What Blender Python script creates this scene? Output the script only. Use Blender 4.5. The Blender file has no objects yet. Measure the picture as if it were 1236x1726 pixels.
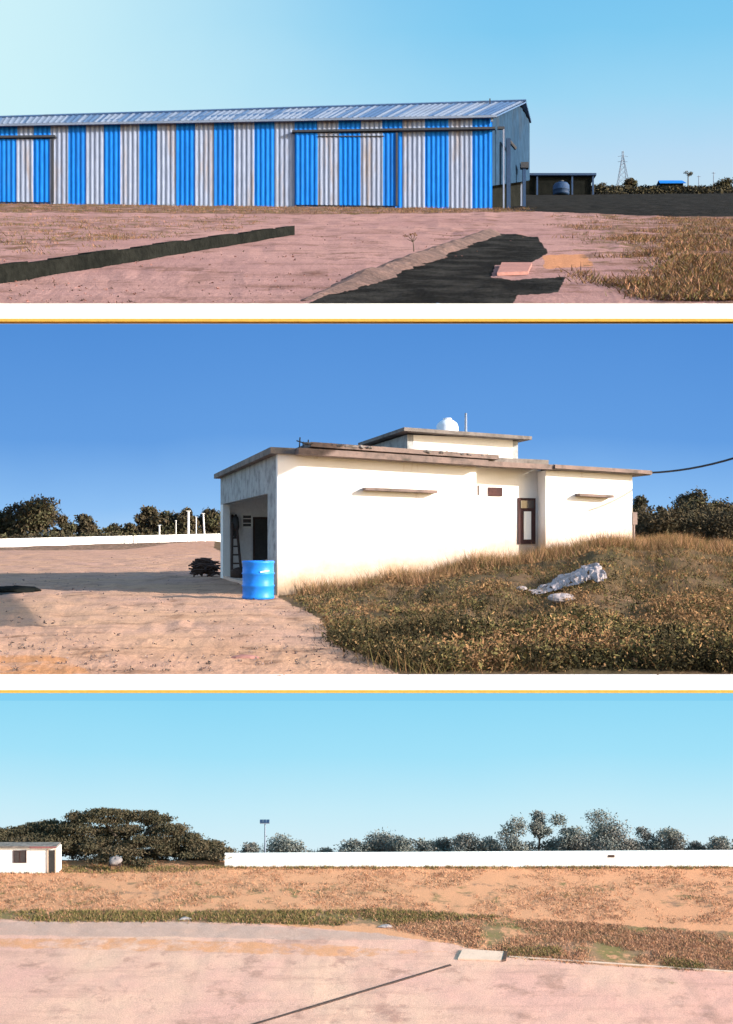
import bpy, math, random
import numpy as np
from mathutils import Vector, Matrix
random.seed(7); RNG = np.random.default_rng(7)
SC = bpy.context.scene; COL = SC.collection
R = math.radians

# ------------------------------------------------------------------ camera numbers
F, CX, HY, CAMZ = 1700.0, 618.0, 905.0, 1.6
EXPO = 1.0
def P(px, py, d):
    return Vector(((px-CX)/F*d, d, CAMZ + (HY-py)/F*d))

# three places on one hillside: an upper slope, a middle terrace and a lower field
S1 = 0.35
Z3 = -41.0
def lerp(a, b, t): return a + (b-a)*t
def sstep(a, b, x):
    t = np.clip((x-a)/(b-a), 0, 1); return t*t*(3-2*t)

def z_up(x, y):
    bump = 0.31*sstep(48, 64, y)*np.clip((8.2-x)/32.0, 0, 1.2)
    return S1*y + bump
MP = [350, 480, 560, 620, 700, 800, 900, 930, 1060, 1150, 1300]
MZ = [0, 0, .06, .16, .34, .68, .80, 1.0, 1.26, 1.15, 1.0]
def z_mid(x, y):
    px = CX + F*x/np.maximum(y, 1)
    h = np.interp(px, MP, MZ)
    near = h*sstep(17, 29.5, y)
    bund = (0.95*np.clip(px/360, -.1, 1)-.12)*sstep(120, 172, y)*np.clip((420-px)/60, 0, 1)
    lump = .10*(np.sin(x*1.7+y*.6)*np.sin(y*1.1-x*.5)+.6*np.sin(x*3.1-y*.9))*sstep(0, .3, h+.25*sstep(560, 760, px))*sstep(12.5, 16, y)
    return near*(1-.25*sstep(40, 120, y)) + bund + lump
def z_low(x, y):
    return Z3 + np.where(y > 133, -(y-133)*0.75, 0.0)
def G1(px, py):
    d = 1.6*F/(py-310.0); x = (px-CX)/F*d
    return Vector((x, d, float(z_up(np.float64(x), np.float64(d)))))
def G2(px, py):
    # march along the view ray to the middle terrace
    best = None
    for d in np.linspace(10, 230, 1400):
        x = (px-CX)/F*d
        if CAMZ + (HY-py)/F*d <= z_mid(np.float64(x), np.float64(d)):
            best = d; break
    d = best or 230
    x = (px-CX)/F*d
    return Vector((x, d, float(z_mid(np.float64(x), np.float64(d)))))
def G3(px, py):
    d = (CAMZ-Z3)*F/(py-HY); x = (px-CX)/F*d
    return Vector((x, d, Z3))

# ------------------------------------------------------------------ materials
def lin(r, g, b):
    f = lambda c: (c/255/12.92) if c/255 <= .04045 else ((c/255+.055)/1.055)**2.4
    return (f(r), f(g), f(b))
def newmat(name):
    m = bpy.data.materials.new(name); m.use_nodes = True
    nt = m.node_tree; nt.nodes.clear()
    out = nt.nodes.new('ShaderNodeOutputMaterial')
    return m, nt, out
def noise(nt, scale, detail=5, rough=.6, vec=None):
    n = nt.nodes.new('ShaderNodeTexNoise'); n.inputs['Scale'].default_value = scale
    n.inputs['Detail'].default_value = detail; n.inputs['Roughness'].default_value = rough
    if vec is not None: nt.links.new(vec, n.inputs['Vector'])
    return n.outputs['Fac']
def ramp(nt, fac, a, b):
    r = nt.nodes.new('ShaderNodeMapRange'); r.inputs['From Min'].default_value = a; r.inputs['From Max'].default_value = b
    r.clamp = True; nt.links.new(fac, r.inputs['Value']); return r.outputs['Result']
def mix(nt, fac, a, b, mode='MIX'):
    m = nt.nodes.new('ShaderNodeMix'); m.data_type = 'RGBA'; m.blend_type = mode
    for s, v in ((0, fac), (6, a), (7, b)):
        if hasattr(v, 'is_output') or isinstance(v, bpy.types.NodeSocket): nt.links.new(v, m.inputs[s])
        elif s == 0: m.inputs[0].default_value = v
        else: m.inputs[s].default_value = (*v, 1)
    return m.outputs[2]
def math_n(nt, op, a, b):
    m = nt.nodes.new('ShaderNodeMath'); m.operation = op
    for i, v in enumerate((a, b)):
        if isinstance(v, bpy.types.NodeSocket): nt.links.new(v, m.inputs[i])
        else: m.inputs[i].default_value = v
    return m.outputs[0]
def coords(nt, scale=(1, 1, 1)):
    t = nt.nodes.new('ShaderNodeTexCoord'); mp = nt.nodes.new('ShaderNodeMapping')
    mp.inputs['Scale'].default_value = scale
    nt.links.new(t.outputs['Object'], mp.inputs['Vector']); return mp.outputs['Vector']
def finish(nt, out, col, rough=.85, bump=None, strength=.3, dist=.02, metal=0, spec=.3):
    b = nt.nodes.new('ShaderNodeBsdfPrincipled')
    if isinstance(col, bpy.types.NodeSocket): nt.links.new(col, b.inputs['Base Color'])
    else: b.inputs['Base Color'].default_value = (*col, 1)
    b.inputs['Roughness'].default_value = rough; b.inputs['Metallic'].default_value = metal
    b.inputs['Specular IOR Level'].default_value = spec
    if bump is not None:
        bn = nt.nodes.new('ShaderNodeBump'); bn.inputs['Strength'].default_value = strength; bn.inputs['Distance'].default_value = dist
        nt.links.new(bump, bn.inputs['Height']); nt.links.new(bn.outputs['Normal'], b.inputs['Normal'])
    nt.links.new(b.outputs[0], out.inputs['Surface'])
MATS = {}
def surf_leaf(name, c1, c2, s1, **k):
    return surf(name, c1, c2, s1, spec=.02, rough=.95, **k)
def surf(name, c1, c2, s1=.8, c3=None, s3=3.0, t3=(.55, .7), fine=25, famp=.25, rough=.85, bump=.25, dist=.02, metal=0, spec=.3, stretch=(1, 1, 1)):
    """two tones in broad patches, a third in blotches, fine grain and relief"""
    if name in MATS: return MATS[name]
    m, nt, out = newmat(name); v = coords(nt, stretch)
    c = mix(nt, ramp(nt, noise(nt, s1, 5, .6, v), .35, .65), c1, c2)
    if c3: c = mix(nt, ramp(nt, noise(nt, s3, 6, .65, v), *t3), c, c3)
    fn = noise(nt, fine, 4, .7, v)
    g = nt.nodes.new('ShaderNodeMapRange'); g.inputs['To Min'].default_value = 1-famp; g.inputs['To Max'].default_value = 1+famp
    g.inputs['From Min'].default_value = .3; g.inputs['From Max'].default_value = .7
    nt.links.new(fn, g.inputs['Value'])
    c = mix(nt, 1.0, c, g.outputs['Result'], 'MULTIPLY')
    finish(nt, out, c, rough, fn, bump, dist, metal, spec)
    MATS[name] = m; return m
def ground_mat(name, c1, c2, s1, grass, grass2, dark, sand, fine=3.0, spk=(.4, .3, .25), dk=2.8):
    m, nt, out = newmat(name); v = coords(nt)
    a = nt.nodes.new('ShaderNodeAttribute'); a.attribute_name = 'cover'
    sep = nt.nodes.new('ShaderNodeSeparateColor'); nt.links.new(a.outputs['Color'], sep.inputs[0])
    c = mix(nt, ramp(nt, noise(nt, s1, 6, .62, v), .38, .62), c1, c2)
    c = mix(nt, ramp(nt, noise(nt, s1*4.3, 6, .7, v), .54, .66), c, spk)
    vs = coords(nt, (.16, 1, 1)); c = mix(nt, ramp(nt, noise(nt, s1*7, 6, .7, vs), .50, .68), c, mix(nt, .55, c, spk))
    vt = coords(nt, (1, .10, 1)); c = mix(nt, ramp(nt, noise(nt, s1*5, 4, .6, vt), .56, .68), c, mix(nt, .35, c, spk))
    n1 = noise(nt, fine*.5, 6, .7, v); n2 = noise(nt, fine*.23, 5, .6, v)
    gcol = mix(nt, ramp(nt, n2, .4, .6), grass, grass2)
    def cover(sock, amp):
        k = math_n(nt, 'SUBTRACT', n1, .5); k = math_n(nt, 'MULTIPLY', k, amp); k = math_n(nt, 'ADD', sock, k)
        return ramp(nt, k, .38, .62)
    c = mix(nt, cover(sep.outputs[2], 1.6), c, sand)
    c = mix(nt, cover(sep.outputs[0], 2.2), c, gcol)
    c = mix(nt, cover(sep.outputs[1], .8), c, mix(nt, ramp(nt, n1, .45, .62), dark, tuple(x*dk for x in dark)))
    fn = noise(nt, fine*9, 5, .75, v)
    g = nt.nodes.new('ShaderNodeMapRange'); g.inputs['To Min'].default_value = .72; g.inputs['To Max'].default_value = 1.25
    g.inputs['From Min'].default_value = .32; g.inputs['From Max'].default_value = .68
    nt.links.new(fn, g.inputs['Value'])
    c = mix(nt, 1.0, c, g.outputs['Result'], 'MULTIPLY')
    finish(nt, out, c, .98, math_n(nt, 'ADD', fn, n1), .5, .05, 0, .02)
    return m
def sky_mat(name, stops, centre, side=None, gain=1.0):
    """colour of the air by elevation above the place's own horizon; side: (colour, tan a, tan b) paler towards one side"""
    m, nt, out = newmat(name)
    g = nt.nodes.new('ShaderNodeNewGeometry'); s = nt.nodes.new('ShaderNodeSeparateXYZ')
    nt.links.new(g.outputs['Position'], s.inputs[0])
    z = math_n(nt, 'SUBTRACT', s.outputs['Z'], centre[0]); el = math_n(nt, 'DIVIDE', z, centre[1])
    wob = noise(nt, .012, 4, .55, g.outputs['Position'])
    w = math_n(nt, 'MULTIPLY', math_n(nt, 'SUBTRACT', wob, .5), .05)
    el = math_n(nt, 'ADD', el, w)
    cr = nt.nodes.new('ShaderNodeValToRGB'); e = cr.color_ramp.elements
    mx = stops[-1][0]
    sc = math_n(nt, 'DIVIDE', el, mx)
    e[0].position = 0; e[0].color = (*stops[0][1], 1); e[1].position = 1; e[1].color = (*stops[-1][1], 1)
    for p, c in stops[1:-1]:
        k = e.new(p/mx); k.color = (*c, 1)
    nt.links.new(sc, cr.inputs[0]); c = cr.outputs[0]
    if side:
        az = math_n(nt, 'DIVIDE', s.outputs['X'], s.outputs['Y'])
        az = math_n(nt, 'ADD', az, math_n(nt, 'MULTIPLY', w, 1.5))
        r = nt.nodes.new('ShaderNodeMapRange'); r.interpolation_type = 'SMOOTHSTEP'
        r.inputs['From Min'].default_value = side[1]; r.inputs['From Max'].default_value = side[2]
        nt.links.new(az, r.inputs['Value'])
        c = mix(nt, r.outputs['Result'], c, side[0])
    em = nt.nodes.new('ShaderNodeEmission'); nt.links.new(c, em.inputs['Color'])
    em.inputs['Strength'].default_value = gain/2**EXPO
    nt.links.new(em.outputs[0], out.inputs['Surface']); return m

# ------------------------------------------------------------------ mesh helper
class MB:
    def __init__(s): s.v = []; s.f = []; s.m = []
    def face(s, pts, m=0):
        b = len(s.v); s.v += [tuple(p) for p in pts]; s.f.append(tuple(range(b, b+len(pts)))); s.m.append(m); return s
    def hexa(s, p, m=0):
        b = len(s.v); s.v += [tuple(q) for q in p]
        for f in ((0, 3, 2, 1), (4, 5, 6, 7), (0, 1, 5, 4), (1, 2, 6, 5), (2, 3, 7, 6), (3, 0, 4, 7)):
            s.f.append(tuple(b+i for i in f)); s.m.append(m)
        return s
    def box(s, x0, x1, y0, y1, z0, z1, m=0, fr=None):
        fr = fr or (lambda a, b, c: Vector((a, b, c)))
        return s.hexa([fr(x0, y0, z0), fr(x1, y0, z0), fr(x1, y1, z0), fr(x0, y1, z0), fr(x0, y0, z1), fr(x1, y0, z1), fr(x1, y1, z1), fr(x0, y1, z1)], m)
    def prism(s, pts, ext, m=0):
        b = len(s.v); n = len(pts); ext = Vector(ext)
        s.v += [tuple(p) for p in pts] + [tuple(Vector(p)+ext) for p in pts]
        s.f += [tuple(range(b, b+n)), tuple(range(b+2*n-1, b+n-1, -1))]; s.m += [m, m]
        for i in range(n):
            j = (i+1) % n; s.f.append((b+i, b+n+i, b+n+j, b+j)); s.m.append(m)
        return s
    def tube(s, pts, rad, n=8, m=0, cap=True):
        pts = [Vector(p) for p in pts]; rad = rad if isinstance(rad, (list, tuple)) else [rad]*len(pts)
        b = len(s.v); up = None
        for i, p in enumerate(pts):
            t = (pts[min(i+1, len(pts)-1)] - pts[max(i-1, 0)]).normalized()
            a = t.cross(Vector((0, 0, 1)));  a = a.normalized() if a.length > .05 else Vector((1, 0, 0)); c = t.cross(a).normalized()
            for k in range(n):
                an = 2*math.pi*k/n; s.v.append(tuple(p + (a*math.cos(an)+c*math.sin(an))*rad[i]))
        for i in range(len(pts)-1):
            for k in range(n):
                q = (k+1) % n
                s.f.append((b+i*n+k, b+i*n+q, b+(i+1)*n+q, b+(i+1)*n+k)); s.m.append(m)
        if cap:
            s.f.append(tuple(b+k for k in range(n))[::-1]); s.m.append(m)
            e = b+(len(pts)-1)*n; s.f.append(tuple(e+k for k in range(n))); s.m.append(m)
        return s
    def lathe(s, prof, c, n=24, m=0):
        b = len(s.v); c = Vector(c)
        for r, z in prof:
            for k in range(n):
                a = 2*math.pi*k/n; s.v.append((c.x+r*math.cos(a), c.y+r*math.sin(a), c.z+z))
        for i in range(len(prof)-1):
            for k in range(n):
                q = (k+1) % n
                s.f.append((b+i*n+k, b+i*n+q, b+(i+1)*n+q, b+(i+1)*n+k)); s.m.append(m)
        s.f.append(tuple(b+k for k in range(n))[::-1]); s.m.append(m)
        e = b+(len(prof)-1)*n; s.f.append(tuple(e+k for k in range(n))); s.m.append(m)
        return s
    def blob(s, c, rx, ry, rz, amp=.2, seed=0, m=0, nu=14, nv=9):
        rg = np.random.default_rng(seed); c = Vector(c); b = len(s.v)
        ph = rg.uniform(0, 6.28, 8)
        for i in range(nv):
            th = math.pi*i/(nv-1)
            for k in range(nu):
                a = 2*math.pi*k/nu
                q = 1+amp*(math.sin(2*a+ph[0]+2*th)*.5+math.sin(3*a+ph[1])*.4*math.sin(th)+math.sin(5*a+ph[2]+3*th)*.3)+rg.normal(0, amp*.2)
                s.v.append((c.x+rx*q*math.sin(th)*math.cos(a), c.y+ry*q*math.sin(th)*math.sin(a), c.z+rz*q*math.cos(th)))
        for i in range(nv-1):
            for k in range(nu):
                w = (k+1) % nu
                s.f.append((b+i*nu+k, b+(i+1)*nu+k, b+(i+1)*nu+w, b+i*nu+w)); s.m.append(m)
        return s
    def build(s, name, mats, parent=None, org=None, smooth=False):
        if not isinstance(mats, (list, tuple)): mats = [mats]
        o = Vector((0, 0, 0))
        if org is not None: o = Vector(org)
        elif parent is not None:
            q = parent
            while q.parent: q = q.parent
            o = Vector(q.location)
        me = bpy.data.meshes.new(name)
        me.from_pydata([(v[0]-o.x, v[1]-o.y, v[2]-o.z) for v in s.v], [], s.f)
        for mm in mats: me.materials.append(mm)
        me.polygons.foreach_set('material_index', s.m)
        if smooth: me.polygons.foreach_set('use_smooth', [True]*len(s.f))
        me.update()
        ob = bpy.data.objects.new(name, me); COL.objects.link(ob)
        if parent is not None: ob.parent = parent
        elif org is not None: ob.location = o
        return ob
def quads_obj(name, V, nper, mats, midx, parent=None, org=(0, 0, 0)):
    """V (N*nper,3) world points, N faces of nper corners"""
    o = np.array(org, float); V = np.asarray(V) - o
    N = len(V)//nper; me = bpy.data.meshes.new(name)
    me.vertices.add(len(V)); me.vertices.foreach_set('co', V.astype(np.float32).ravel())
    me.loops.add(N*nper); me.loops.foreach_set('vertex_index', np.arange(N*nper, dtype=np.int32))
    me.polygons.add(N); me.polygons.foreach_set('loop_start', np.arange(0, N*nper, nper, dtype=np.int32))
    for mm in mats: me.materials.append(mm)
    me.polygons.foreach_set('material_index', np.asarray(midx, dtype=np.int32))
    me.update(calc_edges=True); me.validate()
    ob = bpy.data.objects.new(name, me); COL.objects.link(ob)
    if parent is not None: ob.parent = parent
    else: ob.location = tuple(org)
    return ob
def tag(o, label=None, cat=None, group=None, kind=None):
    for k, v in (('label', label), ('category', cat), ('group', group), ('kind', kind)):
        if v: o[k] = v
    return o
def thing(name, label, cat, loc, group=None):
    e = bpy.data.objects.new(name, None); COL.objects.link(e); e.location = Vector(loc); e.empty_display_size = .3
    return tag(e, label, cat, group)

# ------------------------------------------------------------------ palette
M_leaf = [surf_leaf('leaf_dark', (.058, .050, .030), (.08, .068, .042), .7, famp=.35, fine=6, bump=0),
          surf_leaf('leaf_olive', (.075, .075, .04), (.10, .09, .05), .7, famp=.35, fine=6, bump=0),
          surf_leaf('leaf_brown', (.105, .08, .05), (.075, .06, .038), .7, famp=.35, fine=6, bump=0)]
M_pale = [surf_leaf('leaf_grey_green', (.155, .165, .145), (.19, .195, .17), .5, famp=.3, fine=5, bump=0),  # distance haze put into these paler, greyer leaf colours
          surf_leaf('leaf_grey_brown', (.185, .165, .145), (.155, .15, .135), .5, famp=.3, fine=5, bump=0),
          surf_leaf('leaf_slate', (.14, .155, .15), (.165, .175, .165), .5, famp=.3, fine=5, bump=0)]
M_bark = surf('bark', (.10, .075, .055), (.06, .045, .035), 1.5, famp=.3, fine=12, bump=.6)
M_weed = [surf_leaf('weed_dark', (.032, .029, .016), (.055, .044, .024), 1.2, famp=.3, bump=0),
          surf_leaf('weed_olive', (.15, .125, .05), (.115, .095, .04), 1.2, famp=.3, bump=0),
          surf_leaf('weed_rust', (.27, .15, .075), (.20, .115, .058), 1.2, famp=.3, bump=0),
          surf_leaf('weed_straw', (.34, .21, .10), (.25, .155, .075), 1.2, famp=.3, bump=0)]
M_dry = [surf_leaf('straw_rust', (.44, .225, .14), (.34, .175, .11), .8, famp=.3, bump=0),
         surf_leaf('straw_tan', (.56, .31, .175), (.47, .255, .15), .8, famp=.3, bump=0),
         surf_leaf('straw_olive', (.20, .17, .06), (.26, .19, .08), .8, famp=.3, bump=0)]
M_white = surf('white_wall_paint', (.84, .82, .78), (.80, .78, .74), .5, (.70, .62, .52), .35, (.62, .85), fine=14, famp=.04, rough=.8, bump=.15)
def wall_mat():
    m, nt, out = newmat('house_wall_paint'); v = coords(nt); sp = nt.nodes.new('ShaderNodeSeparateXYZ'); nt.links.new(v, sp.inputs[0])
    c = mix(nt, ramp(nt, noise(nt, .5, 5, .6, v), .35, .65), (.82, .80, .79), (.78, .75, .73))
    st = coords(nt, (1.6, 1.6, .16)); c = mix(nt, ramp(nt, noise(nt, 1.3, 6, .7, st), .60, .78), c, (.52, .43, .35))
    c = mix(nt, ramp(nt, noise(nt, 2.2, 7, .75, v), .66, .76), c, (.55, .47, .38))
    a = math_n(nt, 'ADD', math_n(nt, 'MULTIPLY', sp.outputs['X'], .105*.9157), math_n(nt, 'MULTIPLY', sp.outputs['Y'], .105*.402))
    zr = math_n(nt, 'SUBTRACT', sp.outputs['Z'], a)
    zr = math_n(nt, 'ADD', zr, math_n(nt, 'MULTIPLY', math_n(nt, 'SUBTRACT', noise(nt, .9, 7, .7, v), .5), 1.6))
    k = nt.nodes.new('ShaderNodeMapRange'); k.clamp = True; k.inputs['From Min'].default_value = 1.5; k.inputs['From Max'].default_value = .10; k.inputs['To Max'].default_value = .85
    nt.links.new(zr, k.inputs['Value']); c = mix(nt, k.outputs['Result'], c, (.40, .235, .11))
    fn = noise(nt, 16, 5, .7, v); finish(nt, out, c, .85, fn, .25, .02, 0, .2); return m
M_house = wall_mat()
M_shadewall = surf('weathered_shaded_plaster', (.42, .43, .43), (.34, .35, .35), 1.2, (.20, .205, .21), 2.6, (.46, .66), fine=12, famp=.12, bump=.3)  # real weathering, plus the shade of the house's left faces in the grey
M_pink = surf('pink_weathered_concrete', (.24, .165, .14), (.17, .125, .11), 1.5, (.08, .065, .055), 1.6, (.5, .66), fine=12, famp=.15, bump=.4)
M_roofdark = surf('dark_roof_concrete', (.15, .13, .115), (.24, .20, .18), 1.6, (.07, .06, .055), 1.4, (.5, .7), fine=10, famp=.2, bump=.5)
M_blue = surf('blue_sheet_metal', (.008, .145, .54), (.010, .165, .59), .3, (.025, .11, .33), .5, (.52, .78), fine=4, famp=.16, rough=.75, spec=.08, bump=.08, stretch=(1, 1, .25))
M_grey = surf('galvanised_sheet', (.255, .305, .42), (.23, .275, .385), .35, (.25, .20, .17), .9, (.52, .72), fine=5, famp=.18, rough=.75, spec=.08, bump=.08, stretch=(1.5, 1, .2))
M_roofA = surf('roof_sheet_slate', (.05, .105, .22), (.07, .13, .245), .4, (.07, .09, .13), .6, (.55, .75), fine=6, famp=.15, rough=.45, bump=.1)
M_roofB = surf('roof_sheet_pale', (.19, .235, .32), (.15, .195, .28), .4, (.11, .12, .14), .6, (.58, .78), fine=6, famp=.15, rough=.45, bump=.1)
M_gable = surf('gable_sheet_shaded_blue', (.019, .044, .084), (.024, .053, .097), .3, (.03, .042, .06), .7, (.5, .75), fine=4, famp=.25, rough=.95, spec=.02, bump=.1, stretch=(1, 1, .3))  # blue sheeting darkened: the gable end's shade is in the colour
M_dkmetal = surf('dark_steel', (.035, .04, .05), (.05, .05, .055), 1, fine=10, famp=.2, rough=.6)
M_bluemetal = surf('blue_painted_steel', (.016, .05, .125), (.02, .045, .10), 1, fine=10, famp=.2, rough=.55)
M_palemetal = surf('pale_grey_steel', (.22, .26, .33), (.19, .23, .30), 1, fine=10, famp=.1, rough=.6)
M_black = surf('black_masonry_and_shade', (.008, .009, .008), (.014, .015, .013), 1, fine=8, famp=.35, bump=.6, dist=.05, spec=.03, rough=.95)  # black carries the shade of low wall, open bay and shed
M_brick = surf('pinkish_concrete_slab', (.33, .155, .13), (.27, .13, .11), 2, fine=14, famp=.2, bump=.4)
M_earth = surf('brown_earth', (.135, .082, .068), (.095, .06, .05), 1.4, (.19, .115, .095), 2, (.5, .7), fine=8, famp=.35, bump=.8, dist=.06)
M_drum = surf('blue_drum_plastic', (.012, .20, .72), (.015, .22, .78), 1.2, (.08, .26, .66), 2.5, (.62, .8), fine=9, famp=.08, rough=.45, bump=.1)
M_wood = surf('dark_timber', (.075, .045, .035), (.05, .03, .025), 2, fine=14, famp=.3, bump=.4)
M_maroon = surf('maroon_wood_paint', (.075, .03, .028), (.05, .024, .024), 2, fine=14, famp=.2)
M_dark = surf('dark_door_paint', (.035, .035, .035), (.05, .048, .046), 2, fine=14, famp=.2, rough=.6)
M_sheet = surf('pale_plastic_sheet', (.36, .30, .29), (.27, .225, .22), 3, fine=14, famp=.15, rough=.5, bump=.3)
M_tank = surf('white_tank_plastic', (.80, .82, .84), (.74, .76, .80), 1, fine=8, famp=.04, rough=.5, bump=.05)
M_glass = surf('dark_window_glass', (.05, .045, .05), (.07, .06, .06), 1, fine=4, famp=.1, rough=.15, bump=0, spec=.5)
M_conc = surf('pale_concrete', (.66, .47, .36), (.60, .42, .32), .5, (.46, .32, .25), .9, (.6, .78), fine=9, famp=.12, bump=.3)
M_yellow = surf('yellow_paint', (.64, .37, .06), (.60, .35, .06), 2, fine=14, famp=.08)
M_redroof = surf('dusty_red_roof', (.30, .12, .12), (.22, .10, .10), 1, fine=8, famp=.2)

# ------------------------------------------------------------------ setting: grounds, edges, skies
def inpoly(px, py, poly):
    poly = np.array(poly, float); r = np.zeros(px.shape, bool); n = len(poly); j = n-1
    for i in range(n):
        xi, yi = poly[i]; xj, yj = poly[j]
        c = ((yi > py) != (yj > py)) & (px < (xj-xi)*(py-yi)/(yj-yi+1e-9)+xi)
        r ^= c; j = i
    return r
def ground(name, zf, d0, d1, rows, cols, left, right, hmap, covers, mat, rough=.02, power=1.0):
    t = np.linspace(0, 1, rows)
    ds = 1/lerp(1/d0, 1/d1, t)*(1-power) + power*(d0*(d1/d0)**t)
    u = np.linspace(0, 1, cols)
    D, U = np.meshgrid(ds, u, indexing='ij')
    X = lerp(-(left[0]*D+left[1]), right[0]*D+right[1], U)
    Z = zf(X, D)
    px = CX+F*X/D; py = hmap(D)
    cov = np.zeros((rows, cols, 4)); cov[..., 3] = 1
    for ch, val, poly in covers:
        k = inpoly(px, py, poly); cov[..., ch] = np.where(k, np.maximum(cov[..., ch], val), cov[..., ch])
    for _ in range(1):
        c2 = cov.copy(); c2[1:-1, 1:-1] = (cov[1:-1, 1:-1]*2+cov[:-2, 1:-1]+cov[2:, 1:-1]+cov[1:-1, :-2]+cov[1:-1, 2:])/6; cov = c2
    low = RNG.normal(0, 1, (rows//6+2, cols//6+2))
    iy = np.linspace(0, low.shape[0]-1.001, rows); ix = np.linspace(0, low.shape[1]-1.001, cols)
    y0 = iy.astype(int); x0 = ix.astype(int); fy = (iy-y0)[:, None]; fx = (ix-x0)[None]
    sm = (low[y0][:, x0]*(1-fy)*(1-fx)+low[y0+1][:, x0]*fy*(1-fx)+low[y0][:, x0+1]*(1-fy)*fx+low[y0+1][:, x0+1]*fy*fx)
    Z = Z + sm*rough*np.clip(D/d0*.5, .4, 2) + RNG.normal(0, rough*.25, Z.shape)
    V = np.stack([X, D, Z], -1).reshape(-1, 3)
    idx = np.arange(rows*cols).reshape(rows, cols)
    Fq = np.stack([idx[:-1, :-1], idx[:-1, 1:], idx[1:, 1:], idx[1:, :-1]], -1).reshape(-1, 4)
    me = bpy.data.meshes.new(name); me.vertices.add(len(V)); me.vertices.foreach_set('co', V.astype(np.float32).ravel())
    me.loops.add(Fq.size); me.loops.foreach_set('vertex_index', Fq.astype(np.int32).ravel())
    me.polygons.add(len(Fq)); me.polygons.foreach_set('loop_start', np.arange(0, Fq.size, 4, dtype=np.int32))
    me.polygons.foreach_set('use_smooth', np.ones(len(Fq), bool))
    a = me.color_attributes.new('cover', 'FLOAT_COLOR', 'POINT'); a.data.foreach_set('color', cov.astype(np.float32).ravel())
    me.materials.append(mat); me.update(calc_edges=True)
    o = bpy.data.objects.new(name, me); COL.objects.link(o); tag(o, kind='structure'); return o

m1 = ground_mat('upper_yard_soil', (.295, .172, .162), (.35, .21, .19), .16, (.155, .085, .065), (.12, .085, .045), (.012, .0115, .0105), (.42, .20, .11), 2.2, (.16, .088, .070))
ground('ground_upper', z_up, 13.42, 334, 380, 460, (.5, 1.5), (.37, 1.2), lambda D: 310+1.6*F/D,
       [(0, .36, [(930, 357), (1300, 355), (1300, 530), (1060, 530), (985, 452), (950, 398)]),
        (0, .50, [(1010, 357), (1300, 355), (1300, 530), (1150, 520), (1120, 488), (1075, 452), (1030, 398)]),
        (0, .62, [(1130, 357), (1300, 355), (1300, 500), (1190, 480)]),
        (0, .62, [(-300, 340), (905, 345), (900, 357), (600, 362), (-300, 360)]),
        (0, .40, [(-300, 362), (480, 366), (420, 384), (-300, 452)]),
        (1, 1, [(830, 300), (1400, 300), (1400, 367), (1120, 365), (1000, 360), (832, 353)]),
        (1, 1, [(480, 530), (545, 500), (660, 452), (826, 392), (906, 399), (924, 426), (893, 444), (835, 447), (828, 468), (866, 472), (954, 466), (942, 492), (872, 498), (856, 530)]),  # cast shadow on the yard, painted into the soil colour
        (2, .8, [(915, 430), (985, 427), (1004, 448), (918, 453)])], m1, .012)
m2 = ground_mat('middle_yard_soil', (.58, .335, .205), (.54, .315, .225), .22, (.10, .075, .04), (.17, .105, .06), (.03, .03, .028), (.52, .25, .12), 2.6, (.29, .16, .10))
ground('ground_middle', z_mid, 11.5, 261, 380, 460, (.5, 1.5), (.37, 1.2), lambda D: 905+1.6*F/D,
       [(0, .9, [(470, 1008), (545, 1046), (562, 1085), (640, 1118), (700, 1150), (1500, 1180), (1500, 911), (360, 911), (360, 925), (460, 960)]),
        (0, .55, [(-300, 911), (366, 911), (366, 918), (200, 927), (-300, 929)]),
        (1, .9, [(-200, 988), (60, 989), (70, 996), (0, 1004), (-200, 1008)]),
        (2, .6, [(-200, 1100), (100, 1104), (190, 1150), (-200, 1150)]),
        (2, .35, [(200, 920), (366, 916), (366, 932), (240, 938)])], m2, .015)
m3 = ground_mat('lower_yard_concrete', (.60, .33, .265), (.64, .39, .285), .07, (.20, .155, .065), (.30, .17, .11), (.44, .285, .23), (.58, .28, .155), .9, (.40, .225, .175), 1.12)
ground('ground_lower', z_low, 72, 164, 300, 420, (.5, 2), (.5, 2), lambda D: 905+(CAMZ-Z3)*F/D,
       [(2, 1, [(-400, 1400), (1700, 1400), (1700, 1655), (1240, 1638), (1050, 1630), (848, 1612), (760, 1590), (600, 1570), (380, 1552), (-400, 1546)]),
        (0, .62, [(-400, 1533), (300, 1536), (640, 1532), (860, 1545), (620, 1562), (380, 1555), (-400, 1553)]),
        (0, .60, [(620, 1555), (800, 1545), (1000, 1556), (1500, 1585), (1500, 1655), (1240, 1638), (1050, 1630), (850, 1614), (760, 1588)]),
        (0, .50, [(-400, 1461), (420, 1461), (300, 1472), (-400, 1474)]),
        (0, .33, [(-400, 1485), (1700, 1490), (1700, 1530), (-400, 1528)]),
        (1, .62, [(-400, 1553), (300, 1553), (640, 1572), (700, 1584), (560, 1586), (300, 1580), (-400, 1574)]),
        (2, .52, [(-400, 1578), (240, 1582), (520, 1590), (760, 1604), (600, 1614), (300, 1604), (-400, 1590)])], m3, .03, 0.2)

def edge(d, ya, yb, yc, l, r):
    b = MB(); w0, w1 = -(l*d+1.5), r*d+1.2
    za, zb, zc = (P(0, y, d).z for y in (ya, yb, yc))
    b.box(w0, w1, d, d+.14, zb, za+.004, 0); b.box(w0, w1, d-.004, d+.14, zc, zb-.0005, 1)
    return b
tag(edge(13.42, 512, 537.2, 542.0, .5, .37).build('border_band_upper', [M_white, M_yellow]), kind='structure')  # white and yellow border bands, shaped as the edge of the ground
tag(edge(11.5, 1140, 1163.2, 1168.0, .5, .37).build('border_band_middle', [M_white, M_yellow]), kind='structure')

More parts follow.
